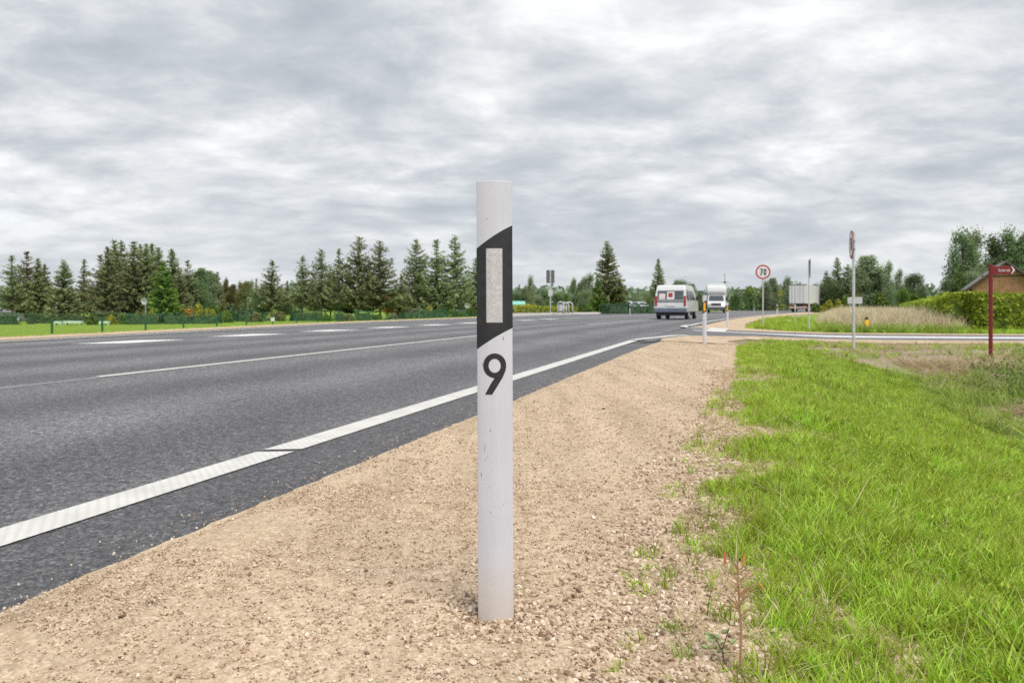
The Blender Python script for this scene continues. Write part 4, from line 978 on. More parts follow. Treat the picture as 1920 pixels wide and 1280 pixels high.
# ------------------------------------------------------------------ trees
def cards(C, S, D=None, up=.0, rng=RNG, asp=.5):
    """leaf cards: centres C (n,3), size S (n,), long axis D (n,3) -> verts, quads"""
    n = len(C)
    if D is None: D = rng.normal(size=(n, 3))
    D = D/np.linalg.norm(D, axis=1, keepdims=True)
    Q = np.cross(D, rng.normal(size=(n, 3))); Q /= np.linalg.norm(Q, axis=1, keepdims=True)
    a = D*S[:, None]*.5; b = Q*(S*asp)[:, None]*.5
    V = np.stack([C-a, C+b*.9-a*.1, C+a, C-b*.9-a*.1], 1).reshape(-1, 3)
    return V, np.arange(4*n).reshape(-1, 4)
def spruce_mesh(seed, h=10, r=2.4, dens=1.0, bare=.08, ragged=.3, droop=.25):
    g = np.random.default_rng(seed); C = []; D = []; S = []; T = []; BV = MB()
    z = h*bare
    while z < h*.985:
        t = (z-h*bare)/(h*(1-bare)); rad = r*((1-t)**.85)*(1-.25*max(0, .15-t)/.15)+.12
        nb = int(5+3*(1-t)+g.integers(0, 2)); a0 = g.uniform(0, 6.28)
        for k in range(nb):
            if g.uniform() < .12*ragged*3: continue
            az = a0+2*PI*k/nb+g.normal(0, .2); L = rad*(1+ragged*g.normal(0, .55)); L = max(.15, L)
            zz = z+g.normal(0, .1); m = max(5, int(L*15*dens)); s = np.linspace(.10, 1, m)
            zc = zz+L*(-droop*s+(droop+.12)*s**2.6)*(1-.5*t)+L*.35*t*s
            x = L*s*math.cos(az); y = L*s*math.sin(az); tn = np.clip(g.normal(.42, .16), 0, 1)
            for rep in range(2):
                off = g.normal(0, .10, (m, 3))*np.array([1, 1, .55])*(.5+s[:, None]*.6); off[:, 2] -= .07
                C.append(np.stack([x, y, zc], -1)+off); S.append(g.uniform(.22, .46, m)*(.75+.4*(1-t)))
                d = np.stack([np.full(m, math.cos(az)), np.full(m, math.sin(az)), np.full(m, -.25)], -1)+g.normal(0, .55, (m, 3)); D.append(d)
                T.append(np.clip(tn+.25*(s-.5)+g.normal(0, .12, m), 0, 1))
            if L > .8: BV.tube([(0, 0, zz), (L*.5*math.cos(az), L*.5*math.sin(az), zc[m//2]), (L*.85*math.cos(az), L*.85*math.sin(az), zc[-2])], [.035, .022, .01], 3, False)
        z += h*.030*g.uniform(.8, 1.25)
    C = np.concatenate(C); D = np.concatenate(D); S = np.concatenate(S); T = np.concatenate(T)
    V, Q = cards(C, S, D, rng=g, asp=.55)
    crown = npmesh('crown', V, Q, {'tint': np.repeat(T, 4)})
    BV.tube([(0, 0, -.3), (0, 0, h*.3), (.03, 0, h*.7), (0, 0, h*.99)], [h*.016, h*.012, h*.006, .015], 8); tr = BV.mesh('trunk')
    return crown, tr
def broad_mesh(seed, h=8, w=4, base=.25, n=8500, airy=0, size=.30, lobes=20, colm=1.0, top=.62):
    g = np.random.default_rng(seed); C = []; T = []; cz = h*(base+1)/2; rz = h*(1-base)/2; BV = MB()
    BV.tube([(0, 0, -.3), (.05, 0, h*.35), (0, .05, h*.75), (0, 0, h*.93)], [h*.022, h*.016, h*.008, .02], 8)
    for k in range(lobes):
        zf = g.uniform(-.85, .95); rr = math.sqrt(max(0, 1-abs(zf)**2.2))*w/2*.72*g.uniform(.35, 1); a = g.uniform(0, 6.28)
        c = np.array([rr*math.cos(a), rr*math.sin(a), cz+zf*rz*.88]); lr = w*g.uniform(.17, .30)*(1.15-.30*zf)
        m = int(n/lobes*g.uniform(.7, 1.3)); d = g.normal(size=(m, 3)); d /= np.linalg.norm(d, axis=1, keepdims=True)
        rad = lr*(g.uniform(size=m)**(.45 if not airy else .7))*(1+.35*g.normal(size=m)*.5)
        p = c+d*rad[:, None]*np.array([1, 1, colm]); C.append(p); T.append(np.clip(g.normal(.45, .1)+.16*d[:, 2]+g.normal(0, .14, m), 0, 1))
        BV.tube([(0, 0, max(h*base*.8, c[2]-lr*1.6)), tuple(c*.6+np.array([0, 0, c[2]*.36])), tuple(c)], [.06, .04, .012], 4, False)
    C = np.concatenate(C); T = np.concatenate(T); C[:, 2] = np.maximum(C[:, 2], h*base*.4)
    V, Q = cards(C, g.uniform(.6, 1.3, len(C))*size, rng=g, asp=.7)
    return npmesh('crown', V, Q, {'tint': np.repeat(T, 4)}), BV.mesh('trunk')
VAR = {}
for k, a in {'s0': (1, 10, 2.2, 1.0, .06, .28, .2), 's1': (2, 10, 2.6, .75, .14, .42, .3), 's2': (3, 10, 1.7, .9, .12, .35, .25), 's3': (4, 10, 2.9, 1.1, .04, .25, .15),
             's4': (5, 10, 1.25, .8, .16, .5, .2), 's5': (6, 10, 2.4, .72, .19, .5, .35), 's6': (7, 10, 3.2, .68, .19, .38, .35), 's7': (8, 10, 1.9, 1.5, .05, .22, .12)}.items(): VAR[k] = spruce_mesh(*a)
for k, a in {'b0': dict(seed=21, h=10, w=6, base=.12), 'b1': dict(seed=22, h=10, w=4.8, base=.05, lobes=26), 
             'b3': dict(seed=24, h=10, w=7, base=.15, lobes=26, n=9500), 'b4': dict(seed=25, h=10, w=3.0, base=.05, lobes=22, colm=1.8), 'b5': dict(seed=26, h=10, w=5.0, base=.10, n=6500, airy=1, lobes=40, colm=1.4, size=.27)}.items():
    VAR[k] = broad_mesh(**a)
for k, a in {'s5_': (16, 10, 2.2, .66, .22, .55, .38), 's6_': (17, 10, 2.9, .62, .16, .45, .28), 's7_': (18, 10, 2.1, 1.1, .05, .34, .2), 's6__': (27, 10, 3.3, .6, .22, .42, .42), 's0_': (19, 10, 2.4, .9, .1, .4, .3)}.items(): VAR[k] = spruce_mesh(*a)
ALT = {'s5': ('s5', 's5_'), 's6': ('s6', 's6_', 's6__'), 's7': ('s7', 's7_'), 's0': ('s0', 's0_')}
CACHE = {}
def tree(px, ytop, Y, var, mat, label, wscale=1.0, cat='tree', group=None, name=None):
    x, y = at(px, Y); z = hz_(x, y); h = topz(ytop, Y)-z; s = h/10.0
    if var in ALT: var = ALT[var][int(px*1.7) % len(ALT[var])]
    nm = name or {'s': 'spruce_tree', 'b': 'broadleaf_tree'}[var[0]]
    root = empty(nm, (x, y, z), (px*7.31) % 6.28, label, cat, group); q_ = math.sin(px*12.9898+ytop)*.13; root.scale = (s*wscale*(1+q_), s*wscale*(1-q_*.5), s); root.rotation_euler = (math.sin(px*3.1)*.018, math.cos(px*5.3)*.018, (px*7.31) % 6.28)
    key = (var, mat)
    if key not in CACHE:
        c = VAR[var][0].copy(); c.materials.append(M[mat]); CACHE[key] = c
    if ('t', var) not in CACHE:
        VAR[var][1].materials.append(M['bark']); CACHE[('t', var)] = VAR[var][1]
    for n_, m_ in (('crown', CACHE[key]), ('trunk', CACHE[('t', var)])):
        link(n_, m_, None, root)
    return root
GL = 'trees beyond the left field'
for a in (
 (23, 478, 92, 's5', 'spruce', 'leftmost dark spruce at the edge of the left field'), (48, 470, 96, 's1', 'spruce_brown', 'brownish spruce before the white house, its trunk bare below'),
 (73, 484, 90, 's7', 'spruce', 'spruce with the thicker tip right of the brownish one'), (86, 494, 93, 's2', 'spruce_brown', 'slim spruce tucked against its thicker left neighbour'),
 (118, 487, 86, 's3', 'spruce', 'broad dark spruce standing a little apart, second gap from the left'), (157, 484, 92, 's4', 'spruce', 'thin see-through spruce between two broad ones', ),
 (190, 476, 88, 's1', 'spruce_brown', 'drooping brown topped spruce left of the tall dense group'), (216, 449, 90, 's7', 'spruce', 'tallest spruce tip of the dense left group'),
 (229, 451, 92, 's7', 'spruce', 'second tip of the dense left group, close to the tallest'), (205, 463, 86, 's0', 'spruce', 'lower spruce on the left flank of the dense group'),
 (249, 451, 88, 's7', 'spruce', 'spruce just right of the notch in the dense group'), (261, 457, 93, 's2', 'spruce', 'slim spruce in the middle of the dense group right half'),
 (272, 456, 89, 's7', 'spruce', 'spruce behind the white dish of the dense group'), (286, 457, 92, 's0', 'spruce', 'spruce with two neighbours at the right half of the dense group'),
 (298, 463, 88, 's7', 'spruce', 'last tall spruce on the right slope of the dense group'), (308, 488, 84, 's3', 'leaf_mid', 'light green conifer low on the right slope of the dense group'),
 (326, 467, 94, 's0', 'spruce', 'pointed spruce rising right of the dense group'), (353, 487, 92, 's1', 'spruce', 'rough topped spruce before the dark pine clump'),
 (338, 505, 88, 's3', 'spruce', 'broad low spruce above the orange bush')): tree(a[0], a[1], a[2]+7, *a[3:6], group=GL)
for a in (
 (377, 500, 110, 'b1', 'leaf_dark', 'dark rounded pine left of the olive wood'), (392, 505, 116, 'b1', 'leaf_grey', 'grey green crown behind the dark pine'),
 (362, 518, 100, 'b0', 'leaf_dark', 'dark crown behind the yellow and orange bushes'),
 (408, 509, 135, 's7', 'spruce_brown', 'conical olive tree at the left end of the olive wood'), (424, 523, 140, 'b4', 'leaf_olive', 'pale olive poplar second in the olive wood'),
 (438, 531, 140, 'b1', 'leaf_olive', 'low olive crown in the dip of the olive wood'), (452, 529, 132, 'b4', 'leaf_olive', 'narrow brown green poplar in the olive wood'),
 (462, 525, 128, 'b1', 'leaf_olive', 'round topped olive crown beside the tall poplar'), (473, 527, 134, 'b4', 'leaf_grey', 'grey green poplar at the right end of the olive wood'),
 (480, 521, 190, 's4', 'spruce', 'far thin spruce tip above the olive wood')): tree(*a[:6], group='trees of the olive wood')
for a in (
 (509, 487, 108, 's5', 'spruce', 'spruce standing alone right of the olive wood, with a wide skirt', 1.25), (494, 532, 112, 'b3', 'leaf_dark', 'spreading dark tree under the lone spruce', 1.0),
 (531, 540, 112, 'b3', 'leaf_dark', 'flat topped dark tree right of the lone spruce', 1.0), (538, 526, 180, 's7', 'spruce', 'small distant spruce between two near ones', 1),
 (567, 479, 112, 's5', 'spruce', 'shaggy spruce first in the row of open spruces'), (603, 466, 112, 's6', 'spruce', 'tall bare stemmed spruce second in the row', .8),
 (588, 510, 118, 's5', 'spruce', 'smaller spruce squeezed between the first two of the row'), (635, 466, 110, 's5', 'spruce', 'ragged spruce third in the row', .9),
 (620, 500, 116, 's5', 'spruce', 'short spruce behind the third of the row'), (652, 495, 116, 's1', 'spruce', 'short bushy spruce left of the highest one', .9),
 (671, 442, 110, 's6', 'spruce', 'highest spruce of the open row, with a dense green stem', .95), (713, 449, 110, 's6', 'spruce', 'wide spruce beside the orange leaved tree', 1.0),
 (692, 500, 116, 's5', 'spruce', 'low spruce between the highest and the wide one'), (752, 520, 120, 's5', 'spruce_brown', 'low drooping spruce above the red shed', 1.2), (782, 447, 110, 's6', 'spruce', 'spruce first right of the wide gap in the row', .8),
 (818, 447, 110, 's1', 'spruce', 'middle one of the three spruces left of the post', 1.0), (855, 442, 112, 's6', 'spruce', 'regular layered spruce nearest left of the post', .85),
 (893, 483, 118, 's5', 'spruce', 'spruce half hidden behind the white post', 1.1), (800, 530, 122, 's1', 'spruce', 'low dark spruce over the long pale roof', 1.1), (838, 525, 122, 's1', 'spruce', 'low spruce between the two rightmost of the row', 1.1)):
    tree(a[0], a[1], a[2]+4, *a[3:6], wscale=a[6] if len(a) > 6 else 1.0, group='open row of spruces')
tree(727, 545, 124, 'b0', 'leaf_orange', 'small orange brown tree under the wide spruce')
tree(748, 556, 124, 'b0', 'leaf_orange', 'rusty brown bush like tree left of the red shed')
GC = 'trees around the bus stop'
for a in (
 (995, 518, 150, 'b5', 'leaf_grey', 'thin leaved tree left of the bus stop pole', .55), (984, 538, 130, 'b1', 'leaf_grey', 'grey green tree close to the post, left of the bus stop', .9), (972, 546, 150, 'b0', 'leaf_dark', 'dark low tree next to the white post', 1),
 (1008, 552, 160, 'b0', 'leaf_grey', 'low tree under the thin leaved one', 1.1), (1022, 545, 190, 'b4', 'leaf_dark', 'slim dark tree behind the bus stop pole', 1.2), (1045, 547, 150, 'b0', 'leaf_dark', 'round dark tree behind the litter bin', .95),
 (1061, 549, 200, 'b1', 'leaf_mid', 'pale green far tree over the hoops', 1), (1076, 523, 150, 'b4', 'leaf_grey', 'left poplar of the group beside the big spruce', 1.1), (1090, 522, 152, 'b4', 'leaf_grey', 'second poplar of the group beside the big spruce', 1.2),
 (1106, 514, 150, 'b5', 'leaf_grey', 'tall crown touching the big spruce from the left', .9), (1098, 540, 140, 'b0', 'leaf_grey', 'low crown in front of the poplars', 1.0),
 (1141, 452, 96, 's3', 'spruce', 'big single spruce right of the bus stop, bushy below', .95), (1122, 520, 95, 's3', 'leaf_mid', 'light green fir at the left foot of the big spruce', .95), (1160, 522, 95, 's3', 'leaf_mid', 'light green fir at the right foot of the big spruce', .95),
 (1233, 485, 112, 's0', 'spruce', 'slender spruce above the minibus', .95), (1278, 521, 130, 'b0', 'leaf_grey', 'round crowned tree between minibus and box lorry', 1.0), (1297, 530, 132, 'b1', 'leaf_grey', 'crown just right of the round one behind the minibus', 1.0),
 (1215, 548, 190, 'b3', 'leaf_grey', 'low far tree left of the slender spruce', 1.1), (1258, 545, 150, 'b3', 'leaf_grey', 'low tree between slender spruce and round crown', 1.0), (1312, 548, 160, 'b1', 'leaf_grey', 'low tree left of the box lorry', 1.2), (1196, 552, 170, 'b3', 'leaf_grey', 'far low tree right of the big spruce', 1.1)):
    tree(*a[:6], wscale=a[6], group=GC)
GR_ = 'trees on the right of the road'
for a in (
 (1405, 536, 190, 'b1', 'leaf_grey', 'low tree left of the speed limit pole', 1), (1437, 527, 170, 'b5', 'leaf_grey', 'airy tree behind the speed limit disc', 1.0), (1448, 519, 172, 'b1', 'leaf_grey', 'taller crown right of the speed limit disc', .8),
 (1462, 540, 180, 'b1', 'leaf_dark', 'dark low tree between speed sign and lorry', 1.0), (1477, 519, 165, 'b5', 'leaf_grey', 'airy tree rising left of the lorry trailer', .8),
 (1549, 506, 130, 's0', 'spruce', 'small spruce right of the give way sign', 1.0), (1562, 520, 128, 'b3', 'leaf_dark', 'dark tree behind the lorry trailer', 1.0), (1571, 482, 132, 's2', 'spruce', 'slim spruce tip left of the tall pole', 1.0), (1590, 494, 132, 's0', 'leaf_dark', 'bushy conifer touching the tall pole', 1.2), (1533, 530, 140, 'b0', 'leaf_dark', 'low dark tree just right of the trailer', 1.0),
 (1625, 476, 125, 'b1', 'leaf_grey', 'tall willow like tree right of the tall pole', 1.1), (1645, 500, 125, 'b1', 'leaf_grey', 'shoulder crown right of the willow like tree', 1.0), (1610, 500, 124, 'b1', 'leaf_grey', 'crown directly behind the tall pole', 1.0), (1667, 491, 122, 'b5', 'leaf_grey', 'thin crowned tree right of the willow like one', .6), (1685, 505, 124, 'b5', 'leaf_grey', 'sparse light tree in the gap before the round dark one', .6),
 (1712, 509, 150, 'b0', 'leaf_dark', 'round dark tree standing apart left of the hedge', .9), (1728, 540, 150, 'b0', 'leaf_dark', 'low dark crown on the right of the round one', .9), (1692, 541, 105, 'b3', 'leaf_mid', 'broad low yellow green tree over the dry grass', .85),
 (1803, 433, 92, 'b5', 'leaf_dark', 'tall airy tree with a pointed top left of the wooden house', .85), (1826, 434, 94, 'b5', 'leaf_grey', 'second tall airy tree, nearer the wooden house', .85), (1800, 495, 86, 's1', 'leaf_mid', 'green cone shaped tree before the airy ones', .95), (1783, 520, 86, 'b0', 'leaf_dark', 'low crown on the left of the cone shaped tree', .9), (1825, 505, 88, 'b0', 'leaf_grey', 'low leafy crown above the left roof edge', .8),
 (1866, 443, 105, 'b4', 'leaf_dark', 'dark poplar behind the roof of the wooden house', 1.0), (1890, 431, 105, 'b5', 'leaf_dark', 'highest poplar behind the wooden house', .8), (1878, 470, 105, 'b1', 'leaf_dark', 'filling crown between the poplars', 1.0), (1918, 440, 105, 'b4', 'leaf_dark', 'poplar cut by the right frame edge', 1.1), (1904, 470, 108, 'b1', 'leaf_dark', 'lower crown right of the highest poplar', 1.0),
 (1762, 548, 200, 'b0', 'leaf_dark', 'small far tree above the hedge', 1.0), (1745, 556, 230, 'b0', 'leaf_dark', 'smallest far tree by the hedge end', 1.0)):
    tree(*a[:6], wscale=a[6], group=GR_)

g_leafy = source([leafy_mesh(i) for i in range(4)], M['leaf_mid'], 'leafy_weeds')
x, y, nn_ = sample_np(1300, 1.0, 7, 2.7, 5.2); keep = in_view(x, y) & (fnoise(x, y, 2.3, 97) > .5); x, y = x[keep], y[keep]
scatter_grass('clover', x, y, source([leafy_mesh(i) for i in range(4)], M['hedge'], 'clover_leaves'), 4, M['hedge'], .22+.2*RNG.uniform(size=len(x)), .2, 1.6)
x, y, nn_ = sample_np(5200, 7.5, 16, 5.6, 16); pxx = 960+F*x/y
keep = in_view(x, y) & (RNG.uniform(size=len(x)) < sm(1640, 1800, pxx+160*(fnoise(x, y, .8, 93)-.5))*sm(.42, .54, fnoise(x, y, .9, 94))*(1-sm(13.6, 15.0, y)))
x, y = x[keep], y[keep]; scatter_grass('leafy_weeds', x, y, g_leafy, 4, M['leaf_mid'], .6+.7*RNG.uniform(size=len(x)), .2)
# bushes and hedges ----------------------------------------------------
def bush(px, ytop, Y, wpx, mat, label, ybase=None, cat='bush', name='bush', group='bushes beyond the road'):
    x, y = at(px, Y); z = hz_(x, y); h = topz(ytop, Y)-z; w = wpx/F*Y; g = np.random.default_rng(int(px*3+ytop)); n = int(900+500*min(3, w*h/3))
    d = g.normal(size=(n, 3)); d /= np.linalg.norm(d, axis=1, keepdims=True); d[:, 2] = np.abs(d[:, 2])*1.0-.1
    lump = 1+.16*np.sin(d[:, 0]*5+px)+.12*np.sin(d[:, 1]*6+d[:, 2]*4+ytop); rad = (.72+.30*g.uniform(size=n))*lump
    C = d*rad[:, None]*np.array([w/2, max(.5, w/2*.7), h*.92]); C[:, 2] = np.maximum(C[:, 2]+.05, .02)
    V, Q = cards(C, g.uniform(.14, .34, n)*max(.7, min(1.4, h/1.6)), rng=g, asp=.75); T = np.clip(.45+.2*d[:, 2]*0+g.normal(0, .2, n)+.15*(lump-1)/.2, 0, 1)
    me = npmesh('foliage', V, Q, {'tint': np.repeat(T, 4)}); root = empty(name, (x, y, z), 0, label, cat, group)
    link('foliage', me, M[mat], root)
    b = MB()
    for k in range(4): b.tube([(.1*math.cos(k*1.6), .1*math.sin(k*1.6), -.05), (w*.22*math.cos(k*1.6), w*.2*math.sin(k*1.6), h*.7)], [.04, .015], 5)
    b.build('stems', M['bark'], root, fix=False).name = 'stem'
for a in ((172, 590, 85, 18, 'leaf_mid', 'small green bush at the field edge under the thin spruce'), (208, 590, 86, 22, 'leaf_yellow', 'narrow yellow green bush left of the long hedge'), (243, 585, 88, 40, 'leaf_mid', 'rounded green bush left of the dish pole'),
          (262, 583, 89, 18, 'leaf_yellow', 'yellow bush touching the dish pole from the left'), (286, 581, 89, 20, 'leaf_yellow', 'golden bush right of the dish pole'), (350, 573, 97, 34, 'leaf_orange', 'orange bush before the dark trees'),
          (372, 571, 97, 32, 'leaf_yellow', 'bright yellow bush beside the orange one'), (394, 576, 98, 20, 'leaf_yellow', 'lower yellow bush right of the brightest'), (411, 573, 99, 20, 'leaf_mid', 'light green ball bush right of the yellow ones'),
          (422, 583, 97, 38, 'leaf_mid', 'wide green bush at the end of the long hedge'), (478, 585, 100, 30, 'leaf_olive', 'olive shrub under the olive wood'), (520, 582, 104, 30, 'leaf_olive', 'olive shrub beneath the lone spruce'),
          (556, 578, 106, 30, 'leaf_mid', 'light shrub between lone spruce and the row'), (590, 588, 106, 34, 'leaf_mid', 'green shrub at the start of the spruce row'), (612, 588, 104, 22, 'leaf_mid', 'pale shrub left of the first clipped hedge block'), (652, 586, 104, 24, 'leaf_olive', 'olive shrub between the first two clipped hedge blocks'), (702, 588, 102, 30, 'leaf_mid', 'pale shrub right of the wide spruce trunk'),
          (736, 587, 102, 30, 'leaf_grey', 'grey green shrub before the red shed'), (788, 573, 105, 22, 'leaf_grey', 'grey green shrub between the two clipped blocks'), (806, 573, 112, 26, 'leaf_yellow', 'yellow green shrub behind the right clipped block'),
          (852, 578, 100, 34, 'leaf_mid', 'loose green shrub left of the small dish'), (884, 574, 100, 26, 'leaf_mid', 'loose green shrub close to the white post'),
          (1552, 563, 112, 24, 'leaf_yellow', 'yellow bush right of the lorry trailer'), (1573, 562, 110, 26, 'leaf_yellow', 'larger yellow bush second from the trailer'), (1585, 557, 114, 30, 'leaf_mid', 'green bush behind the grey panel sign'), (1655, 550, 112, 44, 'leaf_mid', 'green bush at the foot of the willow like tree'), (1718, 552, 100, 40, 'leaf_mid', 'green bush at the near end of the dry grass'), (1530, 566, 115, 20, 'leaf_mid', 'green bush touching the trailer side')):
    bush(a[0], a[1], a[2]-(4 if a[0] < 500 else 2), *a[3:])
for a in ((427, 566, 104, 9, 'leaf_dark', 'first dark column shaped thuja below the olive wood'), (437, 569, 104, 9, 'leaf_dark', 'second dark column shaped thuja, right beside the first'), (455, 568, 103, 8, 'leaf_dark', 'thin dark thuja standing alone in the middle'), (467, 558, 106, 12, 'leaf_grey', 'grey green cone shaped thuja, tallest of the four')):
    bush(*a, cat='thuja', name='thuja_shrub', group='column shaped thujas')
def hedge(pts, w, h0, h1, mat, label, dens=60, size=.16, name='hedge', wavy=.12, cat='hedge', bumps=1.0):
    """clipped or loose hedge along a polyline of ground points"""
    g = np.random.default_rng(len(label)); root = empty(name, (pts[0][0], pts[0][1], 0), 0, label, cat); ox, oy = pts[0]
    C = []; T = []; core = MB(); acc = 0
    tot = sum(math.dist(p, q) for p, q in zip(pts, pts[1:]))
    for p, q in zip(pts, pts[1:]):
        L = math.dist(p, q); d = np.array([(q[0]-p[0])/L, (q[1]-p[1])/L]); nv_ = np.array([-d[1], d[0]]); n = int(L*dens*(h0+w))
        s = g.uniform(0, L, n); hh = h0+(h1-h0)*(acc+s)/tot; face = g.uniform(size=n)
        hh = hh*(1+wavy*(fnoise(s+acc, s*0, .8*bumps, 3)-.5)*2)
        v = np.where(face < .33, g.uniform(-.5, .5, n), np.where(g.uniform(size=n) < .5, -.5, .5))*w*(1+.2*(fnoise(s+acc, face*3, 1.2, 7)-.5)); zz = np.where(face < .33, hh, g.uniform(0, 1, n)*hh)
        v += g.normal(0, .05, n); zz += g.normal(0, .05, n)
        e_ = g.uniform(size=n) < min(.3, 1.6/L); s = np.where(e_, np.where(g.uniform(size=n) < .5, 0, L)+g.normal(0, .06, n), s); v = np.where(e_, g.uniform(-.5, .5, n)*w, v); zz = np.where(e_, g.uniform(0, 1, n)*h0, zz)
        X = p[0]+d[0]*s+nv_[0]*v; Yy = p[1]+d[1]*s+nv_[1]*v; zg = H(X, Yy)
        C.append(np.stack([X-ox, Yy-oy, np.maximum(zg+zz, zg+.02)], -1)); T.append(np.clip(g.normal(.45, .2, n)+.5*(fnoise(X, Yy+zz, 1.3, 5)-.5), 0, 1))
        k = max(1, int(L/3))
        for i in range(k):
            i0 = L*i/k+(min(.35, L*.2) if i == 0 else 0); i1 = L*(i+1)/k-(min(.35, L*.2) if i == k-1 else 0); a = p[0]+d[0]*i0, p[1]+d[1]*i0; b_ = p[0]+d[0]*i1, p[1]+d[1]*i1; hm = (h0+(h1-h0)*(acc+L*(i+.5)/k)/tot)*(.88-wavy*.6); ww = w*.40
            zg = hz_(*a); core.prism([(a[0]-nv_[0]*ww-ox, a[1]-nv_[1]*ww-oy), (b_[0]-nv_[0]*ww-ox, b_[1]-nv_[1]*ww-oy), (b_[0]+nv_[0]*ww-ox, b_[1]+nv_[1]*ww-oy), (a[0]+nv_[0]*ww-ox, a[1]+nv_[1]*ww-oy)], 'z', zg-.1, zg+hm)
        acc += L
    C = np.concatenate(C); T = np.concatenate(T); V, Q = cards(C, g.uniform(.6, 1.5, len(C))*size, rng=g, asp=.8)
    link('foliage', npmesh('foliage', V, Q, {'tint': np.repeat(T, 4)}), M[mat], root)
    core.build('twigs', plain('hedge_inside', (.15, .22, .04) if mat == 'hedge' else (.05, .09, .04), .9, var=.5, scale=3), root, fix=False).name = 'branches'
    return root
LP = [at(1797, 34), at(1745, 52), at(1712, 82), at(1690, 125)]
hedge([(46, 33.5), at(1815, 33.0), at(1796, 34.5)], 1.6, 1.62, 1.45, 'hedge', 'bright green hedge running along the side road on the right', 260, .15, wavy=.05)
hedge([at(1801, 36.5), at(1748, 55), at(1714, 85), at(1694, 120)], 1.6, 1.43, 1.25, 'hedge', 'long green hedge receding from the side road behind the dry grass', 130, .19, wavy=.05)
hedge([at(953, 73), at(1010, 84), at(1075, 95)], 1.0, .95, 1.1, 'leaf_yellow', 'low yellow topped hedge behind the bus stop', 90, .17, wavy=.2).name = 'hedge'
hedge([at(1080, 99), at(1130, 104), at(1160, 106)], 1.0, 1.3, 1.3, 'leaf_mid', 'green hedge between the hoops and the big spruce', 70, .2, wavy=.25)
hedge([at(1135, 84), at(1175, 88), at(1235, 92)], .8, 1.0, 1.0, 'hedge_teal', 'dark green hedge before the silver cars', 70, .17, wavy=.08)
hedge([at(1376, 168), at(1400, 170), at(1425, 172)], 3.0, 4.6, 4.2, 'leaf_mid', 'tall green bush row beyond the bend, left of the speed sign pole', 14, .45, wavy=.35)
hedge([at(1426, 172), at(1450, 174), at(1486, 178)], 3.0, 3.7, 3.4, 'leaf_yellow', 'tall yellow green bush row behind the lorry trailer', 14, .45, wavy=.4)
hedge([at(-40, 82), at(34, 82)], 1.0, 1.15, 1.15, 'hedge_teal', 'clipped dark hedge at the far left before the white house', 60, .15)
hedge([at(52, 84), at(64, 84)], 1.0, 1.1, 1.1, 'hedge_teal', 'short clipped hedge piece right of the white wall', 60, .15)
hedge([at(238, 82), at(300, 84), at(415, 87)], 1.0, 1.1, 1.05, 'hedge_teal', 'long clipped dark hedge under the yellow bushes', 60, .15)
hedge([at(70, 88), at(235, 90)], 1.0, 1.0, 1.1, 'leaf_dark', 'rough dark hedge behind the pale benches', 60, .2, wavy=.3)
hedge([at(440, 99), at(500, 102)], 1.0, 1.3, 1.0, 'hedge_teal', 'dark clipped hedge below the olive wood', 60, .16)
hedge([at(545, 103), at(610, 104)], 1.0, 1.4, 1.3, 'hedge_teal', 'dark clipped hedge below the start of the spruce row', 60, .16)
hedge([at(627, 98), at(646, 98)], 1.2, 1.25, 1.25, 'hedge_teal', 'clipped hedge block left of the highest spruce', 60, .16)
hedge([at(666, 97), at(698, 97)], 1.2, 1.35, 1.3, 'hedge_teal', 'clipped hedge block under the highest spruce', 60, .16)
hedge([at(753, 94), at(781, 94)], 1.2, 1.5, 1.5, 'hedge_teal', 'clipped hedge block right of the red shed', 60, .16)
hedge([at(794, 93), at(838, 93)], 1.2, 1.5, 1.5, 'hedge_teal', 'long clipped hedge block before the pale roof', 60, .16)
# far forest, one mass along the horizon
g = np.random.default_rng(99); n = 60000; ang = g.uniform(-.72, .72, n); dist = g.uniform(300, 460, n); X = np.tan(ang)*dist; Yy = dist
hh = (5+6.5*fnoise(ang*40, ang*0, 1, 71, 4)+3*fnoise(ang*300, ang*0, 1, 75, 2))*np.where(np.abs((X/Yy*F+960)-1350) < 60, .8, 1); zz = g.uniform(0, 1, n)**.6*hh*(.6+.4*g.uniform(size=n))
V, Q = cards(np.stack([X, Yy, zz-.3], -1), g.uniform(1.2, 3.0, n), rng=g, asp=.75)
tag(link('distant_forest', npmesh('distant_forest', V, Q, {'tint': np.repeat(np.clip(g.normal(.45, .2, n)+.4*(fnoise(ang*60, zz*.2, 1, 81)-.5), 0, 1), 4)}), M['far_leaf']), kind='stuff')

# ------------------------------------------------------------------ fence
fp0 = np.array([-18.4, 32.0]); fd = np.array([.274, .962]); step = 2.62
root = empty('mesh_fence', (float(fp0[0]), float(fp0[1]), -1.07), 0, 'low green wire mesh fence on thin posts between field and road', 'fence')
pm = None; wm = None
for k in range(-2, 25):
    p = fp0+fd*step*k; q = p+fd*step; z0 = hz_(*p)+1.07; z1 = hz_(*q)+1.07; l = p-fp0
    if pm is None:
        b = MB(); b.box(-.03, .03, -.03, .03, -.2, 1.27); pm = b.build('post', M['fence_green'], root); o = pm
        b = MB()
        for j in range(7): b.box(0, 1, -.0015, .0015, .03+j*.193, .033+j*.193)
        for j in range(1, 40): b.box(j/40-.0006, j/40+.0006, -.0015, .0015, .03, 1.19)
        me_w = b.mesh('mesh_panel', False); me_w.materials.append(M['fence_green'])
    else: o = inst('post', pm, root)
    o.location = (l[0], l[1], z0)
    if k < 24:
        w = link('mesh_panel', me_w, None, root); w.location = (l[0], l[1], z0); w.scale = (step, 1, 1); w.rotation_euler = (0, -math.atan2(z1-z0, step), math.atan2(fd[1], fd[0]))
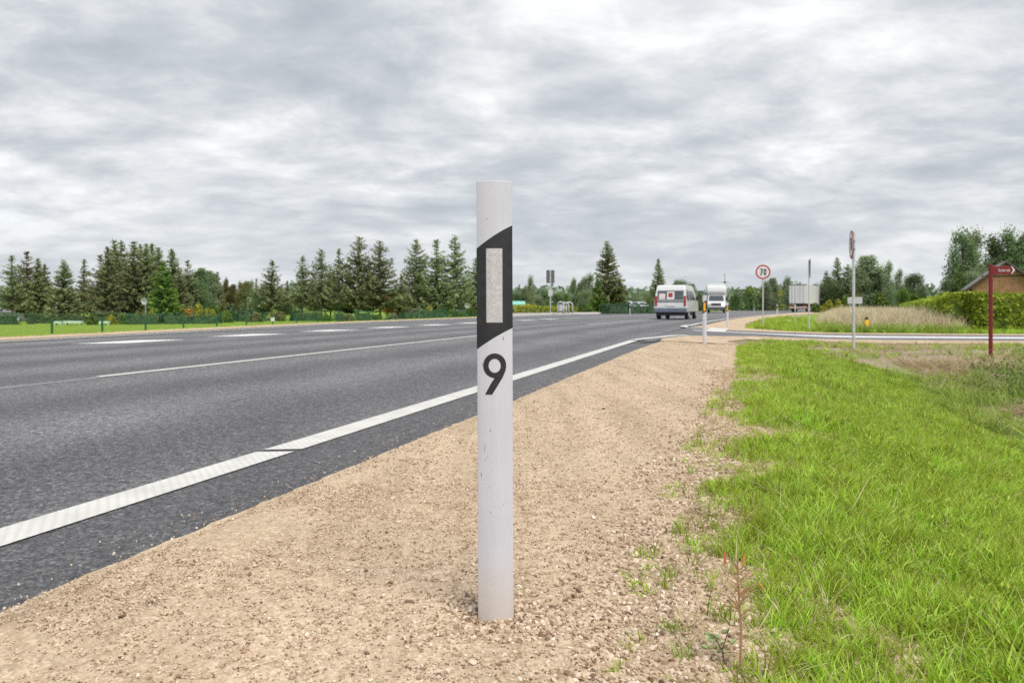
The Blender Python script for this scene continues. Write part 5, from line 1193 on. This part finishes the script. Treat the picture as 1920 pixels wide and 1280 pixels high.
x, y = fp0+fd*step*6.0; o = MB(); o.box(-.12, .12, -.05, -.04, -.0, .22); q = o.build('notice_plate', M['sign_white']); q.location = (float(x), float(y), hz_(x, y)+.95)
tag(q, 'tiny white plate hung on the green fence', 'sign')
# ------------------------------------------------------------------ buildings and small far things
def house(name, px0, px1, ytop, yeave, Y, depth, wall, roof, label, cat='house', rz=0, wins=(), gable_front=True, door=None):
    x0, y = at(px0, Y); x1, _ = at(px1, Y); cx = (x0+x1)/2; w = x1-x0; z = hz_(cx, y); root = empty(name, (cx, y, z), rz, label, cat)
    e = topz(yeave, Y)-z; t = topz(ytop, Y)-z
    if gable_front:
        b = MB(); b.prism([(-w/2, -.2), (w/2, -.2), (w/2, e), (0, t-.1), (-w/2, e)], 'y', 0, depth); b.build('wall', wall, root)
        b = MB(); o_ = .35; dz = (t-e)/(w/2)*o_
        b.prism([(-w/2-o_, e-dz), (0, t), (w/2+o_, e-dz), (w/2+o_, e-dz+.14), (0, t+.14), (-w/2-o_, e-dz+.14)], 'y', -o_, depth+o_); b.build('roof', roof, root)
    else:
        b = MB(); b.box(-w/2, w/2, 0, depth, -.2, e); b.build('wall', wall, root)
        b = MB(); b.prism([(-.35, e), (depth/2, t), (depth+.35, e), (depth+.35, e+.12), (depth/2, t+.14), (-.35, e+.12)], 'x', -w/2-.3, w/2+.3); b.build('roof', roof, root)
    for (u, v, a, c) in wins:
        b = MB(); b.box(u-a/2, u+a/2, -.05, .05, v, v+c); f = b.build('window', M['sign_white'], root)
        b = MB(); b.box(u-a/2+.07, u+a/2-.07, -.07, -.052, v+.07, v+c-.07); b.build('pane', M['glass'], f)
    return root
house('white_house', 36, 78, 566, 583, 104, 7, M['wall_white'], M['roof_white'], 'white gabled house behind the brownish spruce at the far left', wins=((.3, 1.2, .7, .9), (0, 3.0, .6, .6)))
house('outbuilding', -12, 34, 581, 586, 108, 5, M['wall_white'], M['roof_grey'], 'low pale outbuilding left of the white gabled house', gable_front=False, wins=((-.6, 1.0, .7, .7), (1.0, 1.0, .7, .7)))
house('red_shed', 736, 768, 573, 577, 126, 4, M['wall_red'], M['roof_white'], 'low red shed with a white roof edge under the spruces', 'shed', gable_front=False)
house('long_building', 756, 872, 564, 571, 155, 12, M['sign_back'], M['roof_white'], 'long low building with a pale roof behind the spruces', 'building', gable_front=False, wins=tuple((u, .6, 1.0, .8) for u in (-4, -2, 0, 2, 4)))
house('green_roofed_kiosk', 957, 981, 566, 572, 120, 3, M['wall_white'], M['roof_green'], 'small kiosk with a mint green roof right of the post', 'kiosk', gable_front=False)
# wooden house on the right
Y = 74; cx, y = at(1886, Y); z = hz_(cx, y); root = empty('wooden_house', (cx, y, z), R(-26), 'brown wooden gabled house with grey roof behind the right hedge', 'house')
W2 = 2.75; t = topz(492, Y)-z; e = topz(536, Y)-z; D_ = 9.0
b = MB(); b.prism([(-W2, -.2), (W2, -.2), (W2, e), (0, t-.15), (-W2, e)], 'y', .06, D_); b.build('wall', M['dark_wood'], root)
npk = 32; pk = 2*W2/npk
for i in range(npk):
    xa, xb = -W2+i*pk+.008, -W2+(i+1)*pk-.008; ze = lambda u: e+(t-.15-e)*(1-abs(u)/W2)
    j = .006*math.sin(i*2.7)
    b = MB(); b.prism([(xa, 0), (xb, 0), (xb, topz(517, Y)-z-.05), (xa, topz(517, Y)-z-.05)], 'y', .0+j, .058); 
    lo_ = topz(517, Y)-z
    if min(ze(xa), ze(xb)) <= lo_: 
        b = MB(); b.prism([(xa, 0), (xb, 0), (xb, ze(xb)-.03), (xa, ze(xa)-.03)], 'y', .0+j, .058); b.build('plank', M['wood'], root); continue
    b.build('plank', M['wood'], root)
    b = MB(); b.prism([(xa, lo_+.05), (xb, lo_+.05), (xb, ze(xb)-.03), (xa, ze(xa)-.03)], 'y', -.03+j, .058); b.build('plank', M['wood'], root)
b = MB(); b.box(-W2*.72, W2*.72, -.05, .05, topz(517, Y)-z-.06, topz(517, Y)-z+.05); b.build('trim_board', M['dark_wood'], root)
o_ = .45; dz = (t-e)/W2*o_
for s in (-1, 1):
    b = MB(); b.prism([(s*(W2+o_), e-dz), (0, t), (0, t+.16), (s*(W2+o_), e-dz+.16)], 'y', -o_, D_+o_); b.build('roof', M['roof_grey'], root)
    b = MB(); b.prism([(s*(W2+o_), e-dz-.1), (0, t-.1), (0, t+.10), (s*(W2+o_), e-dz+.10)], 'y', -o_-.05, -o_-.004); b.build('barge_board', M['dark_wood'], root)
for s, zz in ((1, .8),):
    for yw in (2.5, 6.0):
        b = MB(); b.box(W2-.02, W2+.05, yw-.5, yw+.5, zz, zz+1.1); f = b.build('window', M['sign_white'], root)
        b = MB(); b.box(W2+.052, W2+.07, yw-.42, yw+.42, zz+.08, zz+1.02); b.build('pane', M['glass'], f)
# benches
for px, w, yt, lab in ((110, 13, 605, 'pale mint bench farthest left on the field edge'), (138, 32, 601.5, 'pale mint double bench table in the middle of the field edge'), (196, 17, 603, 'pale mint bench right of the double one')):
    Y = 80; x, y = at(px, Y); z = hz_(x, y); root = empty('garden_bench', (x, y, z), .05, lab, 'bench', 'pale benches on the field'); L = w/F*Y; h = max(.38, topz(yt, Y)-z)
    b = MB(); b.box(-L/2, L/2, -.25, .25, h*.45, h); b.build('seat', M['mint'], root)
    for s in (-.8, .8):
        b = MB(); b.box(s*L/2-.05, s*L/2+.05, -.22, .22, 0, h*.45-.002); b.build('leg', M['mint'], root)
    if w > 20:
        for s in (-.62, .62):
            b = MB(); b.box(-L*.42, L*.42, s-.13, s+.13, h*.55, h*.62); b.build('bench_seat', M['mint'], root)
# dishes on poles
for px, yd, wpx, Y, lab in ((270, 564.5, 16, 86, 'white satellite dish on a thin pole before the dense spruce group'), (876, 573, 11, 98, 'small pale dish on a pole left of the white post')):
    x, y = at(px, Y); z = hz_(x, y); root = empty('satellite_dish', (x, y, z), R(-25), lab, 'satellite dish'); c = topz(yd, Y)-z; r = wpx/2/F*Y
    b = MB(); n = 20; V = [(0, .12, c)]
    for k, rr in ((1, .5), (2, 1.0)):
        V += [(r*rr*math.cos(2*PI*i/n), .12-.14*rr*rr-.1*math.sin(2*PI*i/n)*rr, c+r*rr*.8*math.sin(2*PI*i/n)) for i in range(n)]
    Fc = [(0, 1+i, 1+(i+1) % n) for i in range(n)]+[(1+i, 1+n+i, 1+n+(i+1) % n, 1+(i+1) % n) for i in range(n)]
    b.add(V, Fc); o = b.build('dish', M['wall_white'], root, fix=False); sm_ = o.modifiers.new('solid', 'SOLIDIFY'); sm_.thickness = .02
    b = MB(); b.tube([(.0, .2, -.1), (.0, .2, c)], .035, 8); b.build('pole', M['galv'], root)
# mast
Y = 260; x, y = at(1359, Y); z = hz_(x, y); root = empty('antenna_mast', (x, y, z), 0, 'thin antenna mast with cross arms far behind the box lorry', 'mast'); h = topz(513, Y)-z
b = MB(); b.tube([(0, 0, 0), (0, 0, h)], [.22, .08], 6); b.build('pole', M['sign_back'], root)
b = MB(); b.tube([(-1.6, 0, h*.78), (1.6, 0, h*.78)], .06, 6); b.build('arm', M['sign_back'], root)
b = MB(); b.tube([(-1.1, 0, h*.70), (1.1, 0, h*.70)], .06, 6); b.build('arm', M['sign_back'], root)
b = MB(); b.box(-.3, .3, -.3, .3, h*.73, h*.8); b.build('equipment_box', M['sign_back'], root)
for q in ((1343,624),(1400,625.6),(1470,629),(1520,630.6),(1560,631.5),(1600,632.5),(1700,633.5),(1600,637.5),(1600,628)): print('P',q,P(*q))
print('objects', len(sc.objects))
